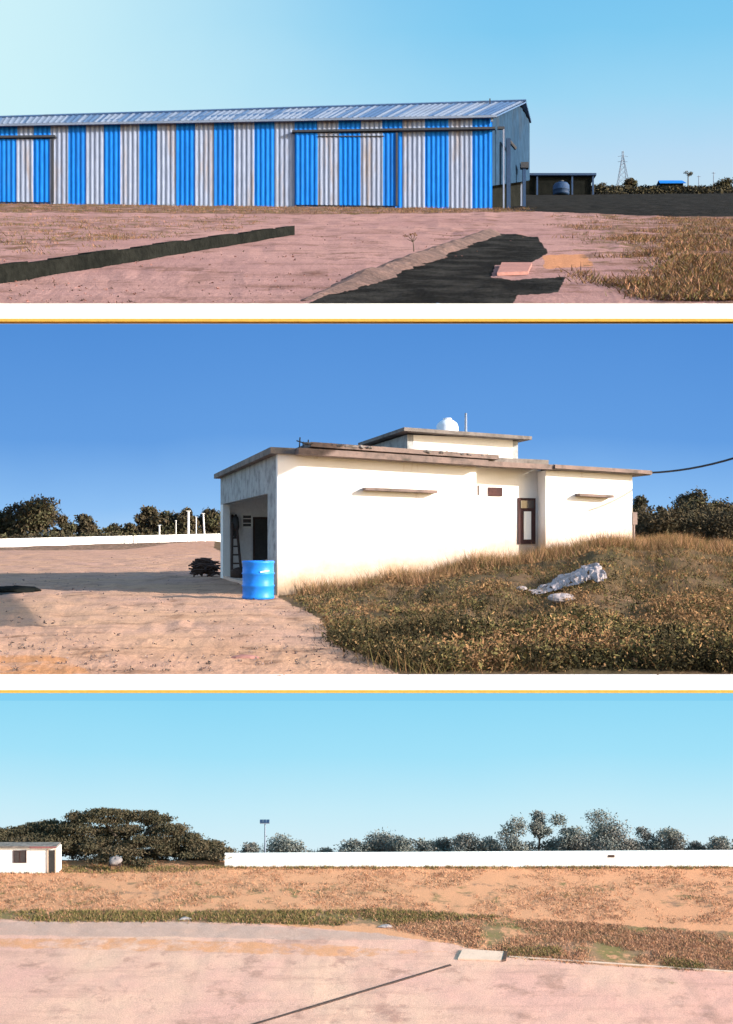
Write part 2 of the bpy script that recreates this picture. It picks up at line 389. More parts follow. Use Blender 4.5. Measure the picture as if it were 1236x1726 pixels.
def sky(name, d, z0, zt, ceil, mat):
    b = MB(); n = 24
    for i in range(n):
        u0, u1 = lerp(-.55, .55, i/n), lerp(-.55, .55, (i+1)/n)
        q = lambda u, z: Vector((u*d, d, z))
        b.face([q(u0, z0), q(u1, z0), q(u1, zt), q(u0, zt)])
    if ceil:
        dn, zn = ceil
        b.face([Vector((-.55*d, d, zt)), Vector((.37*d+1.0, d, zt)), Vector((.37*dn+1.0, dn, zn)), Vector((-.5*dn-1.3, dn, zn))])
    return tag(b.build(name, mat), kind='structure')
sky('sky_upper', 335, 96, 235, None,
    sky_mat('sky_upper_air', [(0, lin(196, 223, 241)), (.035, lin(184, 219, 244)), (.09, lin(156, 214, 244)), (.16, lin(128, 202, 241)), (.26, lin(112, 190, 238))],
            (.35*335, 335), (lin(210, 244, 250), .16, -.46), 1.0))
sky('sky_middle', 262, -3, 4.40+.35*(262-13.6), (13.6, 4.47),
    sky_mat('sky_middle_air', [(0, lin(166, 207, 245)), (.03, lin(140, 190, 241)), (.10, lin(99, 157, 224)), (.21, lin(82, 142, 214)), (.35, lin(80, 140, 212))], (1.6, 262), None, 1.03))
sky('sky_lower', 165, -75, -.36, (11.7, -.30),
    sky_mat('sky_lower_air', [(0, lin(214, 236, 244)), (.045, lin(194, 232, 245)), (.10, lin(160, 222, 245)), (.16, lin(138, 212, 242)), (.30, lin(130, 206, 240))],
            (1.6-.3147*165, 165), None, 1.04))

# ------------------------------------------------------------------ plants
def leaves(cs, rs, n, size, nm, flat=1.0, rng=RNG):
    """n leaf-sized faces through the volume of clumps (centres cs, radii rs)"""
    cs = np.array(cs, float); rs = np.array(rs, float)
    w = (rs[:, 0]*rs[:, 1]*rs[:, 2])**.67; k = rng.choice(len(cs), n, p=w/w.sum())
    d = rng.normal(size=(n, 3)); d /= np.linalg.norm(d, axis=1)[:, None]
    rad = rng.uniform(.2, 1.0, n)**.5*(1+rng.normal(0, .20, n))
    c = cs[k] + d*rad[:, None]*rs[k]
    a = rng.normal(size=(n, 3)); a[:, 2] *= flat; a /= np.linalg.norm(a, axis=1)[:, None]
    b = np.cross(a, rng.normal(size=(n, 3))); b /= np.linalg.norm(b, axis=1)[:, None]
    s = size*rng.uniform(.55, 1.3, n)[:, None]
    V = np.stack([c-a*s, c-b*s*.45+a*s*.1, c+a*s, c+b*s*.45], 1).reshape(-1, 3)
    cm = rng.integers(0, nm, len(cs)); mi = np.where(rng.random(n) < .7, cm[k], rng.integers(0, nm, n))
    return V, mi
WIDE, DENSE = 1.25, 1.7
def tree(name, label, base, h, w, dep=None, mats=M_leaf, n=2600, leaf=.3, clumps=12, low=.18, loose=.0, cat='tree', group=None, lean=0, crown=None, shape='round', seed=0, trunk_r=None):
    rg = np.random.default_rng(seed+11); base = Vector(base); w = w*WIDE; dep = dep or w*.8; n = int(n*DENSE)
    t = thing(name, label, cat, base, group)
    cs, rs = [], []
    if crown: cs, rs = crown
    else:
        for i in range(clumps):
            f = (i+.5)/clumps; zz = lerp(low, .88, f)
            wid = {'round': math.sin(math.pi*min(1, .18+.74*f))**.7, 'umbrella': .35+.75*f, 'tall': .75-.3*abs(f-.5)}[shape]
            an = rg.uniform(0, 6.28); rr = rg.uniform(.15, .75)**.6*wid
            r = w*rg.uniform(.16, .27)*(1-.35*loose)
            cs.append((base.x + math.cos(an)*rr*w*.42 + lean*f, base.y + math.sin(an)*rr*dep*.42, base.z + h*zz))
            rs.append((r, r*dep/w, min(r*rg.uniform(.55, .85), h*.28)))
    V, mi = leaves(cs, rs, n, leaf, len(mats), rng=rg)
    tr = trunk_r or max(.10, h*.028); b = MB()
    fork = base+Vector((lean*.25, 0, h*max(low*.9, .15)))
    top = base+Vector((lean*.7, 0, h*.7))
    b.tube([base-Vector((0, 0, .25)), base+Vector((0, 0, h*.06)), fork, top], [tr*1.5, tr*1.1, tr*.9, tr*.25], 8)
    for c in cs[:: max(1, len(cs)//9)]:
        c = Vector(c); midp = fork.lerp(c, .5)+Vector((0, 0, h*.03)); b.tube([fork, midp, c], [tr*.55, tr*.35, tr*.10], 6)
    b.build('trunk', M_bark, t)
    quads_obj('crown', V, 4, mats, mi, t, tuple(base))
    return t
def tufts(name, pts, hgt, wid, nb, mats, probs, spread=.12, lean=.5, rng=RNG):
    pts = np.asarray(pts, float); n = len(pts)*nb
    base = np.repeat(pts, nb, 0); sc = np.repeat(rng.uniform(.6, 1.3, len(pts)), nb)
    base[:, :2] += rng.normal(0, spread, (n, 2))
    a = rng.uniform(0, 6.28, n); h = hgt*sc*rng.uniform(.5, 1.15, n); w = wid*rng.uniform(.6, 1.4, n)
    sd = np.stack([np.cos(a), np.sin(a), 0*a], 1)*w[:, None]
    l = rng.normal(0, lean, (n, 2))*h[:, None]
    tip = base + np.stack([l[:, 0], l[:, 1], h], 1)
    base[:, 2] -= .02
    V = np.stack([base-sd*.5, base+sd*.5, tip], 1).reshape(-1, 3)
    mi = np.repeat(rng.choice(len(mats), len(pts), p=probs), nb)
    mi = np.where(rng.random(n) < .25, rng.choice(len(mats), n, p=probs), mi)
    return quads_obj(name, V, 3, mats, mi)
LAT = np.random.default_rng(42).random((256, 256))
def vnoise(x, y):
    out = 0; amp = 1; tot = 0
    for o in range(4):
        xi = np.floor(x).astype(int); yi = np.floor(y).astype(int); fx = x-xi; fy = y-yi; fx = fx*fx*(3-2*fx); fy = fy*fy*(3-2*fy)
        g = lambda a, b: LAT[(xi+a+37*o) % 256, (yi+b+91*o) % 256]
        out = out + amp*((g(0, 0)*(1-fx)+g(1, 0)*fx)*(1-fy)+(g(0, 1)*(1-fx)+g(1, 1)*fx)*fy); tot += amp
        x = x*2.03; y = y*2.03; amp *= .6
    return out/tot
def scatter(poly, n, zf, dfun, rng=RNG, clump=.0, cell=1.6, fade=None):
    """n points on the ground of a place inside an outline"""
    xs = [p[0] for p in poly]; ys = [p[1] for p in poly]; out = []
    while len(out) < n:
        px = rng.uniform(min(xs), max(xs), n*2); py = rng.uniform(min(ys), max(ys), n*2)
        k = inpoly(px, py, poly)
        px, py = px[k], py[k]; d = dfun(py); x = (px-CX)/F*d
        if clump:
            k = vnoise(x/cell+50, d/cell) + rng.normal(0, .05, len(x)) > .30+.32*clump + (.42*np.clip(1-(px-fade[0])/(fade[1]-fade[0]), 0, 1) if fade else 0); x, d = x[k], d[k]
        out += list(zip(x, d, zf(x, d)))
    return np.array(out[:n])
d_up = lambda py: 1.6*F/(py-310.0)
d_mid = lambda py: 1.6*F/(py-905.0)
d_low = lambda py: (CAMZ-Z3)*F/(py-905.0)

# ================================================================== UPPER PLACE: striped warehouse
DW = 66.0
STR = [(-10, 29), (57, 85), (116, 145), (175, 203), (235, 266), (298, 329), (362, 395), (428, 462), (497, 535), (571, 608), (645, 678), (717, 756), (796, 832), (-70, -40), (-128, -99)]
xw = lambda px, d=DW: (px-CX)/F*d
zw = lambda py, d=DW: CAMZ+(HY-py)/F*d
ybot = lambda px: 342.5+8.5*px/830
ytop = lambda px: 210.5-13*px/830
def isblue(x, d=DW):
    px = x*F/d+CX
    return any(a <= px < b for a, b in STR)
def corrugated(px0, px1, yt, yb, d, pitch=.31, amp=.035):
    b = MB(); x = xw(px0); x1 = xw(px1); step = pitch/4; k = 0; off = [0, -amp, -amp, 0]
    xs = [x]
    brk = sorted(xw(e) for s in STR for e in s)
    while x < x1-1e-4:
        x = min(x+step, x1); xs.append(x)
    for i in range(len(xs)-1):
        a, c = xs[i], xs[i+1]; oa, oc = off[i % 4], off[(i+1) % 4]
        pa, pc = a*F/DW+CX, c*F/DW+CX
        b.face([(a, d+oa, zw(yb(pa))), (c, d+oc, zw(yb(pc))), (c, d+oc, zw(yt(pc))), (a, d+oa, zw(yt(pa)))], 0 if isblue((a+c)/2) else 1)
    # back face, so that the sheet has a thickness
    b.face([(xs[-1], d+.06, zw(yb(px1))), (xs[0], d+.06, zw(yb(px0))), (xs[0], d+.06, zw(yt(px0))), (xs[-1], d+.06, zw(yt(px1)))], 1)
    for e, p in ((xs[0], px0), (xs[-1], px1)):
        b.face([(e, d, zw(yb(p))), (e, d+.06, zw(yb(p))), (e, d+.06, zw(yt(p))), (e, d, zw(yt(p)))], 1)
    return b
PL, PR = -128, 830
wh = thing('warehouse', 'long warehouse clad in blue and pale grey vertical stripes under a sheet roof', 'warehouse', (xw(350), DW+4, zw(346)))
corrugated(PL, PR, ytop, lambda p: ybot(p)+3, DW).build('wall', [M_blue, M_grey], wh)
# gable end at the right, clad above an open base
gA = Vector((xw(830), DW, 0)); gB = Vector((xw(893, 74), 74, 0)); gd = (gB-gA); gl = gd.length; gd.normalize(); gn = Vector((gd.y, -gd.x, 0))
def gp(t, y):  # point on the gable plane at share t, seen at height y
    q = gA.lerp(gB, t); return Vector((q.x, q.y, CAMZ+(HY-y)/F*q.y))
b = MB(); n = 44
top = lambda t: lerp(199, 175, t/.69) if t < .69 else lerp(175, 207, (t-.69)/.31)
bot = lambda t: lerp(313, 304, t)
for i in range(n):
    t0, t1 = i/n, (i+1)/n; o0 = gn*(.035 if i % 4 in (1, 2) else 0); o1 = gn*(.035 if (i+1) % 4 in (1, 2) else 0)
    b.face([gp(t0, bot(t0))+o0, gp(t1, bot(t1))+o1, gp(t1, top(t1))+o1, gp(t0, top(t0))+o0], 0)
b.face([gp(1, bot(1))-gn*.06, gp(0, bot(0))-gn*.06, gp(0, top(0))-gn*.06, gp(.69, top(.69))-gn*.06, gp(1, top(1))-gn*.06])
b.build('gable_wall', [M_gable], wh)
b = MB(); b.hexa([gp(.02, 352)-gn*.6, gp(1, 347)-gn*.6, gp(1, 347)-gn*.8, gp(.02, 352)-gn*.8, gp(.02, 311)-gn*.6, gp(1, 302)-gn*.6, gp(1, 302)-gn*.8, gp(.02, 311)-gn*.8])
b.build('bay_shade_wall', M_black, wh)  # black panel added for the shade inside the open bay
# rear and far walls
xl = xw(PL)
b = MB(); b.box(xl, gB.x-.4, 74.0, 74.15, z_up(0., 74.)-.6, zw(207, 74)); b.box(xl-.12, xl, DW+.1, 74.0, zw(345), zw(214))
b.build('rear_wall', M_grey, wh)
# roof: sheets from eave to ridge, alternating slate and pale
e0, e1 = P(PL-3, 211.5, DW-.30), P(837, 194.5, DW-.30); r0, r1 = P(PL-3, 203, 71.5), P(887, 171, 71.5); k0, k1 = P(PL-3, 214, 74.3), P(896, 205, 74.4)
b = MB(); n = 300; rr = random.Random(3); bands = []
while len(bands) < n:
    bands += [rr.choice([0, 1])]*rr.choice([2, 2, 3])
for i in range(n):
    u0, u1 = i/n, (i+1)/n; o0 = Vector((0, 0, .05 if i % 3 == 0 else 0)); o1 = Vector((0, 0, .05 if (i+1) % 3 == 0 else 0))
    b.face([e0.lerp(e1, u0)+o0, e0.lerp(e1, u1)+o1, r0.lerp(r1, u1)+o1, r0.lerp(r1, u0)+o0], bands[i])
    b.face([r0.lerp(r1, u0)+o0, r0.lerp(r1, u1)+o1, k0.lerp(k1, u1)+o1, k0.lerp(k1, u0)+o0], bands[i])
dz = Vector((0, 0, -.10))
b.face([e0+dz, r0+dz, r1+dz, e1+dz]); b.face([r0+dz, k0+dz, k1+dz, r1+dz]); b.face([e0+dz, e1+dz, e1, e0]); b.face([e1+dz, r1+dz, r1, e1]); b.face([r1+dz, k1+dz, k1, r1])
rf = b.build('roof', [M_roofA, M_roofB], wh)
b = MB(); b.tube([r0+Vector((0, 0, .06)), r1+Vector((0, 0, .06))], .09, 6); b.build('ridge_cap', M_roofA, rf)
b = MB(); b.box(-.04, .04, -.04, .04, 0, .55, 0, lambda a, c, z: P(826, 177, 71)+Vector((a, c, z-.1)));  b.build('roof_vent', M_dkmetal, rf)
b = MB()
b.prism([e0+Vector((0, -.10, -.16)), e0+Vector((0, .02, -.16)), e0+Vector((0, .02, -.02)), e0+Vector((0, -.10, -.02))], e1-e0)
b.build('gutter', M_roofB, wh)
b = MB(); dp = P(829, 205, DW-.12); b.box(dp.x-.07, dp.x+.07, dp.y-.1, dp.y+.02, zw(207), zw(197)+.05); b.build('downpipe', M_palemetal, wh)
def slider(p0, p1, yt, rail, rail_y, edge_px):
    d = corrugated(p0, p1, lambda p: yt, lambda p: ybot(p)-1, DW-.16).build('sliding_door', [M_blue, M_grey], wh)
    b = MB()
    b.box(xw(edge_px)-.07, xw(edge_px)+.07, DW-.26, DW-.20, zw(ybot(edge_px)-1), zw(yt)); b.build('door_edge', M_dkmetal, d)
    b = MB(); a, c = rail
    b.hexa([(xw(a), DW-.34, zw(rail_y[0]+3.5)), (xw(c), DW-.34, zw(rail_y[1]+3.5)), (xw(c), DW-.06, zw(rail_y[1]+3.5)), (xw(a), DW-.06, zw(rail_y[0]+3.5)),
            (xw(a), DW-.34, zw(rail_y[0])), (xw(c), DW-.34, zw(rail_y[1])), (xw(c), DW-.06, zw(rail_y[1])), (xw(a), DW-.06, zw(rail_y[0]))])
    b.build('door_rail', M_dkmetal, wh)
slider(498, 671, 226, (493, 834), (222.5, 217), 669)
slider(-60, 92, 236, (-66, 96), (232.5, 231), 91)
b = MB(); b.box(xw(536), xw(648), DW-.24, DW-.20, zw(232.5), zw(231)); b.build('door_lip', M_dkmetal, wh)
# posts and bracket by the open gable base
def post(t, y0, y1, w, m, name='post'):
    b = MB(); q = gp(t, y0)+gn*.55; z1 = CAMZ+(HY-y1)/F*q.y; b.box(q.x-w, q.x+w, q.y-w, q.y+w, q.z-.3, z1); return b.build(name, m, wh)
post(.20, 349, 234, .13, M_bluemetal); post(.62, 347, 284, .11, M_bluemetal); post(.08, 352, 218, .05, M_grey)
b = MB(); q = gp(.20, 238)+gn*.55; b.tube([q, q+gd*1.6+Vector((0, 0, .0))], .12, 6); b.build('bracket', M_dkmetal, wh)
b = MB(); q = gp(.62, 284)+gn*.55; b.box(q.x-.25, q.x+.3, q.y-.2, q.y+.2, q.z-.1, q.z+.3); b.build('lamp_box', M_dkmetal, wh)
b = MB(); q = gp(.08, 219)+gn*.5; b.box(q.x-.35, q.x+.1, q.y-.1, q.y+.1, q.z-.05, q.z+.1); b.build('bracket', M_dkmetal, wh)

# low wall at the left of the track, its shade put into the black colour
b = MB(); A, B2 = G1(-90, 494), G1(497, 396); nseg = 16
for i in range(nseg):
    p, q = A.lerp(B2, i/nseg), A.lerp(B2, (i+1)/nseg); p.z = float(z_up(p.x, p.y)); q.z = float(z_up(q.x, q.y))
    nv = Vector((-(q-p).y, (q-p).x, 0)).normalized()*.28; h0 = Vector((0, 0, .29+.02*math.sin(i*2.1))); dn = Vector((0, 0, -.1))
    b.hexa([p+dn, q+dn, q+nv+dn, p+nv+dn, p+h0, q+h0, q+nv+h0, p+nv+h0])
tag(b.build('low_wall', M_black, None, tuple(G1(200, 440))), 'low wall with its shade painted black running across the yard left of the pale track', 'wall')
# earth ridge and kerb along the right side of the track
b = MB(); A, B2 = G1(512, 507.5), G1(826, 393); nseg = 46; rr = random.Random(5); prev = None
for i in range(nseg+1):
    t = i/nseg; p = A.lerp(B2, t); d = (B2-A).normalized(); nv = Vector((d.y, -d.x, 0)).normalized()
    w = (.28+.10*rr.random())*min(1, .15+t*5); hh = (.09+.07*rr.random())*min(1, .1+t*5)
    g = lambda off, up: Vector((p.x+nv.x*off, p.y+nv.y*off, float(z_up(p.x+nv.x*off, p.y+nv.y*off))+up))
    cur = [g(-w-.12*rr.random(), -.03), g(-w*.4, hh*.8), g(0, hh), g(w*.5, hh*.7), g(w+.25*rr.random(), -.03)]
    if prev:
        for k in range(4): b.face([prev[k], cur[k], cur[k+1], prev[k+1]])
    prev = cur
tag(b.build('earth_bank', M_earth, None, tuple(G1(650, 455)), True), 'low brown bank of earth along the painted shadow right of the track', 'earth bank')
# slabs lying in the dark patch
q = G1(862, 458)
b = MB(); b.prism([G1(838, 466)+Vector((0, 0, .01)), G1(890, 464)+Vector((0, 0, .01)), G1(897, 448)+Vector((0, 0, .01)), G1(846, 448)+Vector((0, 0, .01))], (0, 0, .06))
tag(b.build('concrete_slab', M_brick, None, tuple(q)), 'flat pinkish slab lying in the middle of the painted shadow patch', 'slab')
# sapling
q = G1(698, 424); sp = thing('sapling', 'bare little sapling on the bank beside the painted shadow', 'sapling', q)
b = MB(); pt = lambda dx, dz: q+Vector((dx, 0, dz))
b.tube([pt(0, -.05), pt(-.01, .15), pt(-.03, .27)], [.014, .012, .009], 5)
b.build('stem', M_bark, sp)
b = MB()
for dx, dz in ((-.22, .40), (-.12, .42), (.02, .42), (-.17, .30), (.07, .34)): b.tube([pt(-.025, .23), pt(dx*.5, dz*.86), pt(dx, dz)], [.009, .007, .003], 4)
V, mi = leaves([tuple(pt(-.2, .38)), tuple(pt(-.1, .40)), tuple(pt(.03, .40))], [(.06, .05, .03)]*3, 60, .025, 1)
b.build('twig', M_bark, sp); quads_obj('leaf_cluster', V, 4, [M_weed[2]], mi, sp, tuple(q))

# shed and far things at the right
D = 150.0; gz = lambda px, d: float(z_up((px-CX)/F*d, d))
q = Vector(((950-CX)/F*D, D, gz(950, D))); sh = thing('open_shed', 'long low dark shed with a blue roof edge right of the warehouse', 'shed', q)
X = lambda px: (px-CX)/F*D
zt = CAMZ+(HY-294)/F*D
b = MB(); b.box(X(884), X(1001), D+2.2, D+2.4, q.z-.4, zt-.35); b.build('wall', M_black, sh)
b = MB(); b.box(X(880), X(1004), D-.6, D+2.8, zt-.32, zt); b.build('roof', M_bluemetal, sh)
b = MB(); b.box(X(886), X(997), D+.0, D+2.1, q.z-.4, zt-.36); b.build('dark_infill', M_black, sh)  # black block added to keep the inside of the shed dark
for px in (905, 964, 999):
    b = MB(); b.box(X(px)-.12, X(px)+.12, D-.4, D-.15, q.z-.3, zt-.325); b.build('post', M_bluemetal, sh)
q = Vector(((946-CX)/F*147, 147, gz(946, 147))); tk = thing('water_tank', 'dull blue tank standing in front of the dark shed', 'tank', q)
b = MB(); b.lathe([(1.1, -.1), (1.2, .1), (1.2, .6), (1.25, .63), (1.2, .66), (1.2, 1.3), (1.0, 1.6), (.35, 1.75), (.35, 1.9)], q, 20); b.build('body', M_bluemetal, tk, None, True)
b = MB(); b.lathe([(.42, 1.9), (.42, 2.0), (.1, 2.05)], q, 14); b.build('lid', M_dkmetal, tk)
# lattice tower
D = 305.0; q = Vector(((1050-CX)/F*D, D, gz(1050, D))); tw = thing('pylon', 'thin grey lattice pylon standing alone on the horizon', 'pylon', q)
h = (gz(1050, D), CAMZ+(HY-255)/F*D); H = h[1]-h[0]; wd = lambda f: lerp(1.75, .22, min(1, f*1.15)) if f < .87 else .18
b = MB()
for sx in (-1, 1):
    for sy in (-1, 1):
        b.tube([q+Vector((sx*wd(f), sy*wd(f), f*H)) for f in (0, .3, .6, .87, 1)], .085, 4)
b.build('leg', M_palemetal, tw)  # pale steel colour has the distance haze painted in
b = MB(); lev = [0, .18, .34, .48, .6, .71, .8, .87]
for i in range(len(lev)-1):
    for a, c in (((-1, -1), (1, -1)), ((1, -1), (1, 1)), ((1, 1), (-1, 1)), ((-1, 1), (-1, -1))):
        f, g = lev[i], lev[i+1]
        p0 = q+Vector((a[0]*wd(f), a[1]*wd(f), f*H)); p1 = q+Vector((c[0]*wd(g), c[1]*wd(g), g*H)); b.tube([p0, p1], .05, 3)
        p0 = q+Vector((c[0]*wd(f), c[1]*wd(f), f*H)); p1 = q+Vector((a[0]*wd(g), a[1]*wd(g), g*H)); b.tube([p0, p1], .05, 3)
b.build('bracing', M_palemetal, tw)
for f in (.72, .86):
    b = MB(); b.tube([q+Vector((-1.5, 0, f*H)), q+Vector((0, 0, f*H+.3)), q+Vector((1.5, 0, f*H))], .06, 4); b.build('cross_arm', M_palemetal, tw)
# far blue roofed shed
D = 290.0; X = lambda px: (px-CX)/F*D; q = Vector((X(1134), D, gz(1134, D)))
fs = thing('far_shed', 'small far shed with a bright blue roof on the horizon', 'shed', q); zt = CAMZ+(HY-301)/F*D; zl = CAMZ+(HY-310)/F*D
b = MB(); b.box(X(1116), X(1152), D, D+4, q.z-.5, zl+.2); b.build('wall', M_black, fs)
b = MB(); b.hexa([(X(1111), D-.5, zl), (X(1156), D-.5, zl), (X(1156), D+2, zt), (X(1113), D+2, zt), (X(1111), D-.5, zl+.2), (X(1156), D-.5, zl+.2), (X(1153), D+2, zt+.2), (X(1114), D+2, zt+.2)])
b.hexa([(X(1113), D+2, zt), (X(1154), D+2, zt), (X(1156), D+4.5, zl), (X(1111), D+4.5, zl), (X(1114), D+2, zt+.2), (X(1153), D+2, zt+.2), (X(1156), D+4.5, zl+.2), (X(1111), D+4.5, zl+.2)]); b.build('roof', M_blue, fs)
for px, y1, lab in ((1178, 296, 'short dark pole on the horizon right of the blue roofed shed'), (1203, 290, 'taller pole with a small crossbar near the right edge of the horizon')):
    q = Vector((X(px), D, gz(px, D))); t = thing('utility_pole', lab, 'pole', q, 'poles on the upper horizon'); ztp = CAMZ+(HY-y1)/F*D
    b = MB(); b.tube([q-Vector((0, 0, .3)), Vector((q.x, q.y, ztp))], [.16, .10], 6); b.build('shaft', M_palemetal, t)
    b = MB(); b.box(q.x-.5, q.x+.5, D-.06, D+.06, ztp-.35, ztp-.22); b.build('crossbar', M_palemetal, t)
def uptree(name, lab, px, ytop, w, D, **k):
    q = Vector(((px-CX)/F*D, D, gz(px, D))); return tree(name, lab, q, CAMZ+(HY-ytop)/F*D-q.z, w/F*D, **k)
uptree('round_tree', 'small round dark tree on the horizon right of the pylon', 1063, 301, 20, 280, n=900, leaf=.28, clumps=9, low=.2, group='trees on the upper horizon', seed=1)
uptree('thin_tree', 'thin see-through tree standing over the blue roofed shed', 1160, 287, 17, 285, n=170, leaf=.22, clumps=5, low=.75, loose=.5, mats=M_pale, group='trees on the upper horizon', seed=2, shape='umbrella')
uptree('broad_tree', 'broad low dark tree at the right end of the horizon', 1222, 303, 34, 275, n=1000, leaf=.3, clumps=10, low=.15, group='trees on the upper horizon', seed=3)
uptree('round_tree', 'low bushy tree beside the shed end on the horizon', 1012, 311, 30, 270, n=700, leaf=.25, clumps=8, low=.15, group='trees on the upper horizon', seed=4)
# low scrub on the far dark field
pts = scatter([(1000, 316), (1260, 316), (1260, 326), (1000, 328)], 2200, z_up, d_up)
hs = RNG.uniform(.25, .75, len(pts))
V, mi = leaves(pts+np.stack([0*hs, 0*hs, hs*.7], 1), np.stack([hs*1.7, hs, hs], 1), 16000, .26, 2)
tag(quads_obj('scrub', V, 4, [M_leaf[0], M_black], mi), 'dark scrub along the far edge of the black field', 'scrub', kind='stuff')
pts = np.concatenate([scatter([(900, 362), (1000, 364), (1260, 370), (1260, 507), (1000, 507)], 5200, z_up, d_up, clump=.40, fade=(880, 1160)),
                      scatter([(-40, 345), (905, 351), (900, 357), (600, 362), (-40, 360)], 2600, z_up, d_up, clump=.3),
                      scatter([(-60, 362), (480, 366), (420, 384), (-60, 448)], 700, z_up, d_up, clump=.7)])
tag(tufts('dry_grass', pts, .085, .022, 9, [M_weed[2], M_weed[1], M_earth, M_dry[0]], [.40, .28, .20, .12], .12, .95), 'dry brown grass in patches on the warehouse yard', 'grass', kind='stuff')
pts = scatter([(-60, 370), (820, 360), (900, 400), (480, 512), (-60, 512)], 500, z_up, d_up, clump=.5)
V, mi = leaves(pts, np.full((len(pts), 3), .02)*RNG.uniform(.4, 1.6, (len(pts), 1)), 2600, .02, 2)
tag(quads_obj('gravel', V, 4, [M_earth, M_brick], mi), 'scattered stones and crumbs of earth on the warehouse yard', 'gravel', kind='stuff')

# ================================================================== MIDDLE PLACE: white house
Cn = Vector((-2.45, 27.76, 0)); U = Vector((.9157, .402, 0)); Vd = Vector((-.270, .963, 0))
Hh = lambda a, c, z: Cn + U*a + Vd*c + Vector((0, 0, z))
ho = thing('house', 'single storey white house with an open porch and a raised roof room', 'house', Cn)
bx = lambda b, a0, a1, c0, c1, z0, z1, m=0: b.box(a0, a1, c0, c1, z0, z1, m, Hh)
# walls
b = MB(); bx(b, 0, 6.275, 0, .23, -.1, 3.88); bx(b, 6.045, 6.275, .23, .6, -.1, 3.88); bx(b, 8.742, 12.06, 0, .23, -.1, 3.66); bx(b, 11.83, 12.06, .23, 9.0, -.1, 3.66)
b.build('wall', M_house, ho)
b = MB(); bx(b, 6.045, 6.32, .6, .83, -.1, 3.75); bx(b, 6.32, 8.97, .6, .83, -.1, 3.75); bx(b, 8.742, 8.97, .23, .6, -.1, 3.66)
b.build('recess_wall', M_house, ho)
# porch side: near pillar, far pillar, beam, inner walls, floor, step
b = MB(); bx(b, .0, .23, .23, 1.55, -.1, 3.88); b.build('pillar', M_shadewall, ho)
b = MB(); bx(b, 0, .28, 11.3, 12.0, -.1, 2.85); b.build('pillar', M_white, ho)
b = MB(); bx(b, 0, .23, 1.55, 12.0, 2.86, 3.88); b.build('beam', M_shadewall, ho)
M_in = surf('grey_porch_plaster', (.82, .80, .79), (.76, .74, .74), .8, (.5, .46, .44), 1.1, (.6, .8), fine=10, famp=.08, bump=.2)
b = MB(); bx(b, .28, 3.2, 11.75, 12.0, -.1, 3.88); bx(b, 3.0, 3.2, .23, 11.75, -.1, 3.88); b.build('porch_wall', M_in, ho)
b = MB(); bx(b, .02, 3.0, .25, 11.75, -.1, .10); b.build('porch_floor', M_conc, ho)
b = MB(); bx(b, 3.2, 11.83, 8.8, 9.0, -.1, 3.66); bx(b, 3.2, 3.4, 11.4, 11.6, -.1, 3.6); b.build('rear_wall', M_white, ho)
# porch door and barred window in the far end wall
b = MB(); bx(b, 1.34, 2.06, 11.69, 11.745, .1, 2.30); dr = b.build('door', M_dark, ho)
b = MB(); bx(b, 1.27, 1.34, 11.67, 11.745, .1, 2.38); bx(b, 2.06, 2.13, 11.67, 11.745, .1, 2.38); bx(b, 1.34, 2.06, 11.67, 11.745, 2.3, 2.38); b.build('frame', M_wood, dr)
b = MB(); bx(b, .85, 1.20, 11.715, 11.745, 2.0, 2.46); wn = b.build('window', M_glass, ho)
b = MB()
for z in (1.95, 2.46): bx(b, .80, 1.25, 11.69, 11.712, z-.02, z+.06)
for a in (.79, 1.19): bx(b, a, a+.07, 11.692, 11.714, 2.0, 2.46)
for z in (2.12, 2.30): bx(b, .86, 1.19, 11.70, 11.712, z, z+.03)
b.build('grille', M_white, wn)
b = MB(); bx(b, 2.3, 2.95, 11.70, 11.745, 1.1, 2.3); b.build('shutter', M_dark, ho)
# main roof slab
def slab(b, a0, a1, c0, c1, zl, zr, th, m=0):
    b.hexa([Hh(a0, c0, zl-th), Hh(a1, c0, zr-th), Hh(a1, c1, zr-th), Hh(a0, c1, zl-th), Hh(a0, c0, zl), Hh(a1, c0, zr), Hh(a1, c1, zr), Hh(a0, c1, zl)], m)
b = MB(); slab(b, -.22, 8.8, -.10, 12.35, 4.06, 3.98, .175); rf = b.build('roof', M_roofdark, ho)
b = MB(); slab(b, .5, 6.45, -.55, -.105, 4.03, 3.87, .17); slab(b, 6.46, 8.85, -.35, -.105, 3.86, 3.82, .15); b.build('eave', M_pink, rf)
b = MB(); slab(b, .9, 6.9, -.35, 9.0, 4.22, 4.05, .13, 0); b.build('roof_screed', M_pink, rf)
b = MB(); rr = random.Random(8)
for i in range(26):
    a = .8+i*.23; b.blob(Hh(a, -.3+rr.uniform(-.05, .1), 4.2-.028*a), .10+.05*rr.random(), .08, .03+.03*rr.random(), .3, i, 0, 8, 5)
b.build('debris', M_roofdark, rf)
b = MB()
for da, hh in ((.7, .34), (.8, .22), (.95, .28)): b.tube([Hh(da, .3, 4.0), Hh(da+.03, .32, 4.06+hh)], .02, 5)
b.tube([Hh(.62, .3, 4.3), Hh(1.0, .3, 4.2)], .018, 5); b.build('rebar', M_dkmetal, rf)
# wing roof
b = MB(); slab(b, 8.87, 12.6, -.35, 9.3, 3.83, 3.74, .15); wr = b.build('roof', M_roofdark, ho)
b = MB(); slab(b, 8.87, 12.58, -.42, -.36, 3.815, 3.725, .11); b.build('eave', M_pink, wr)
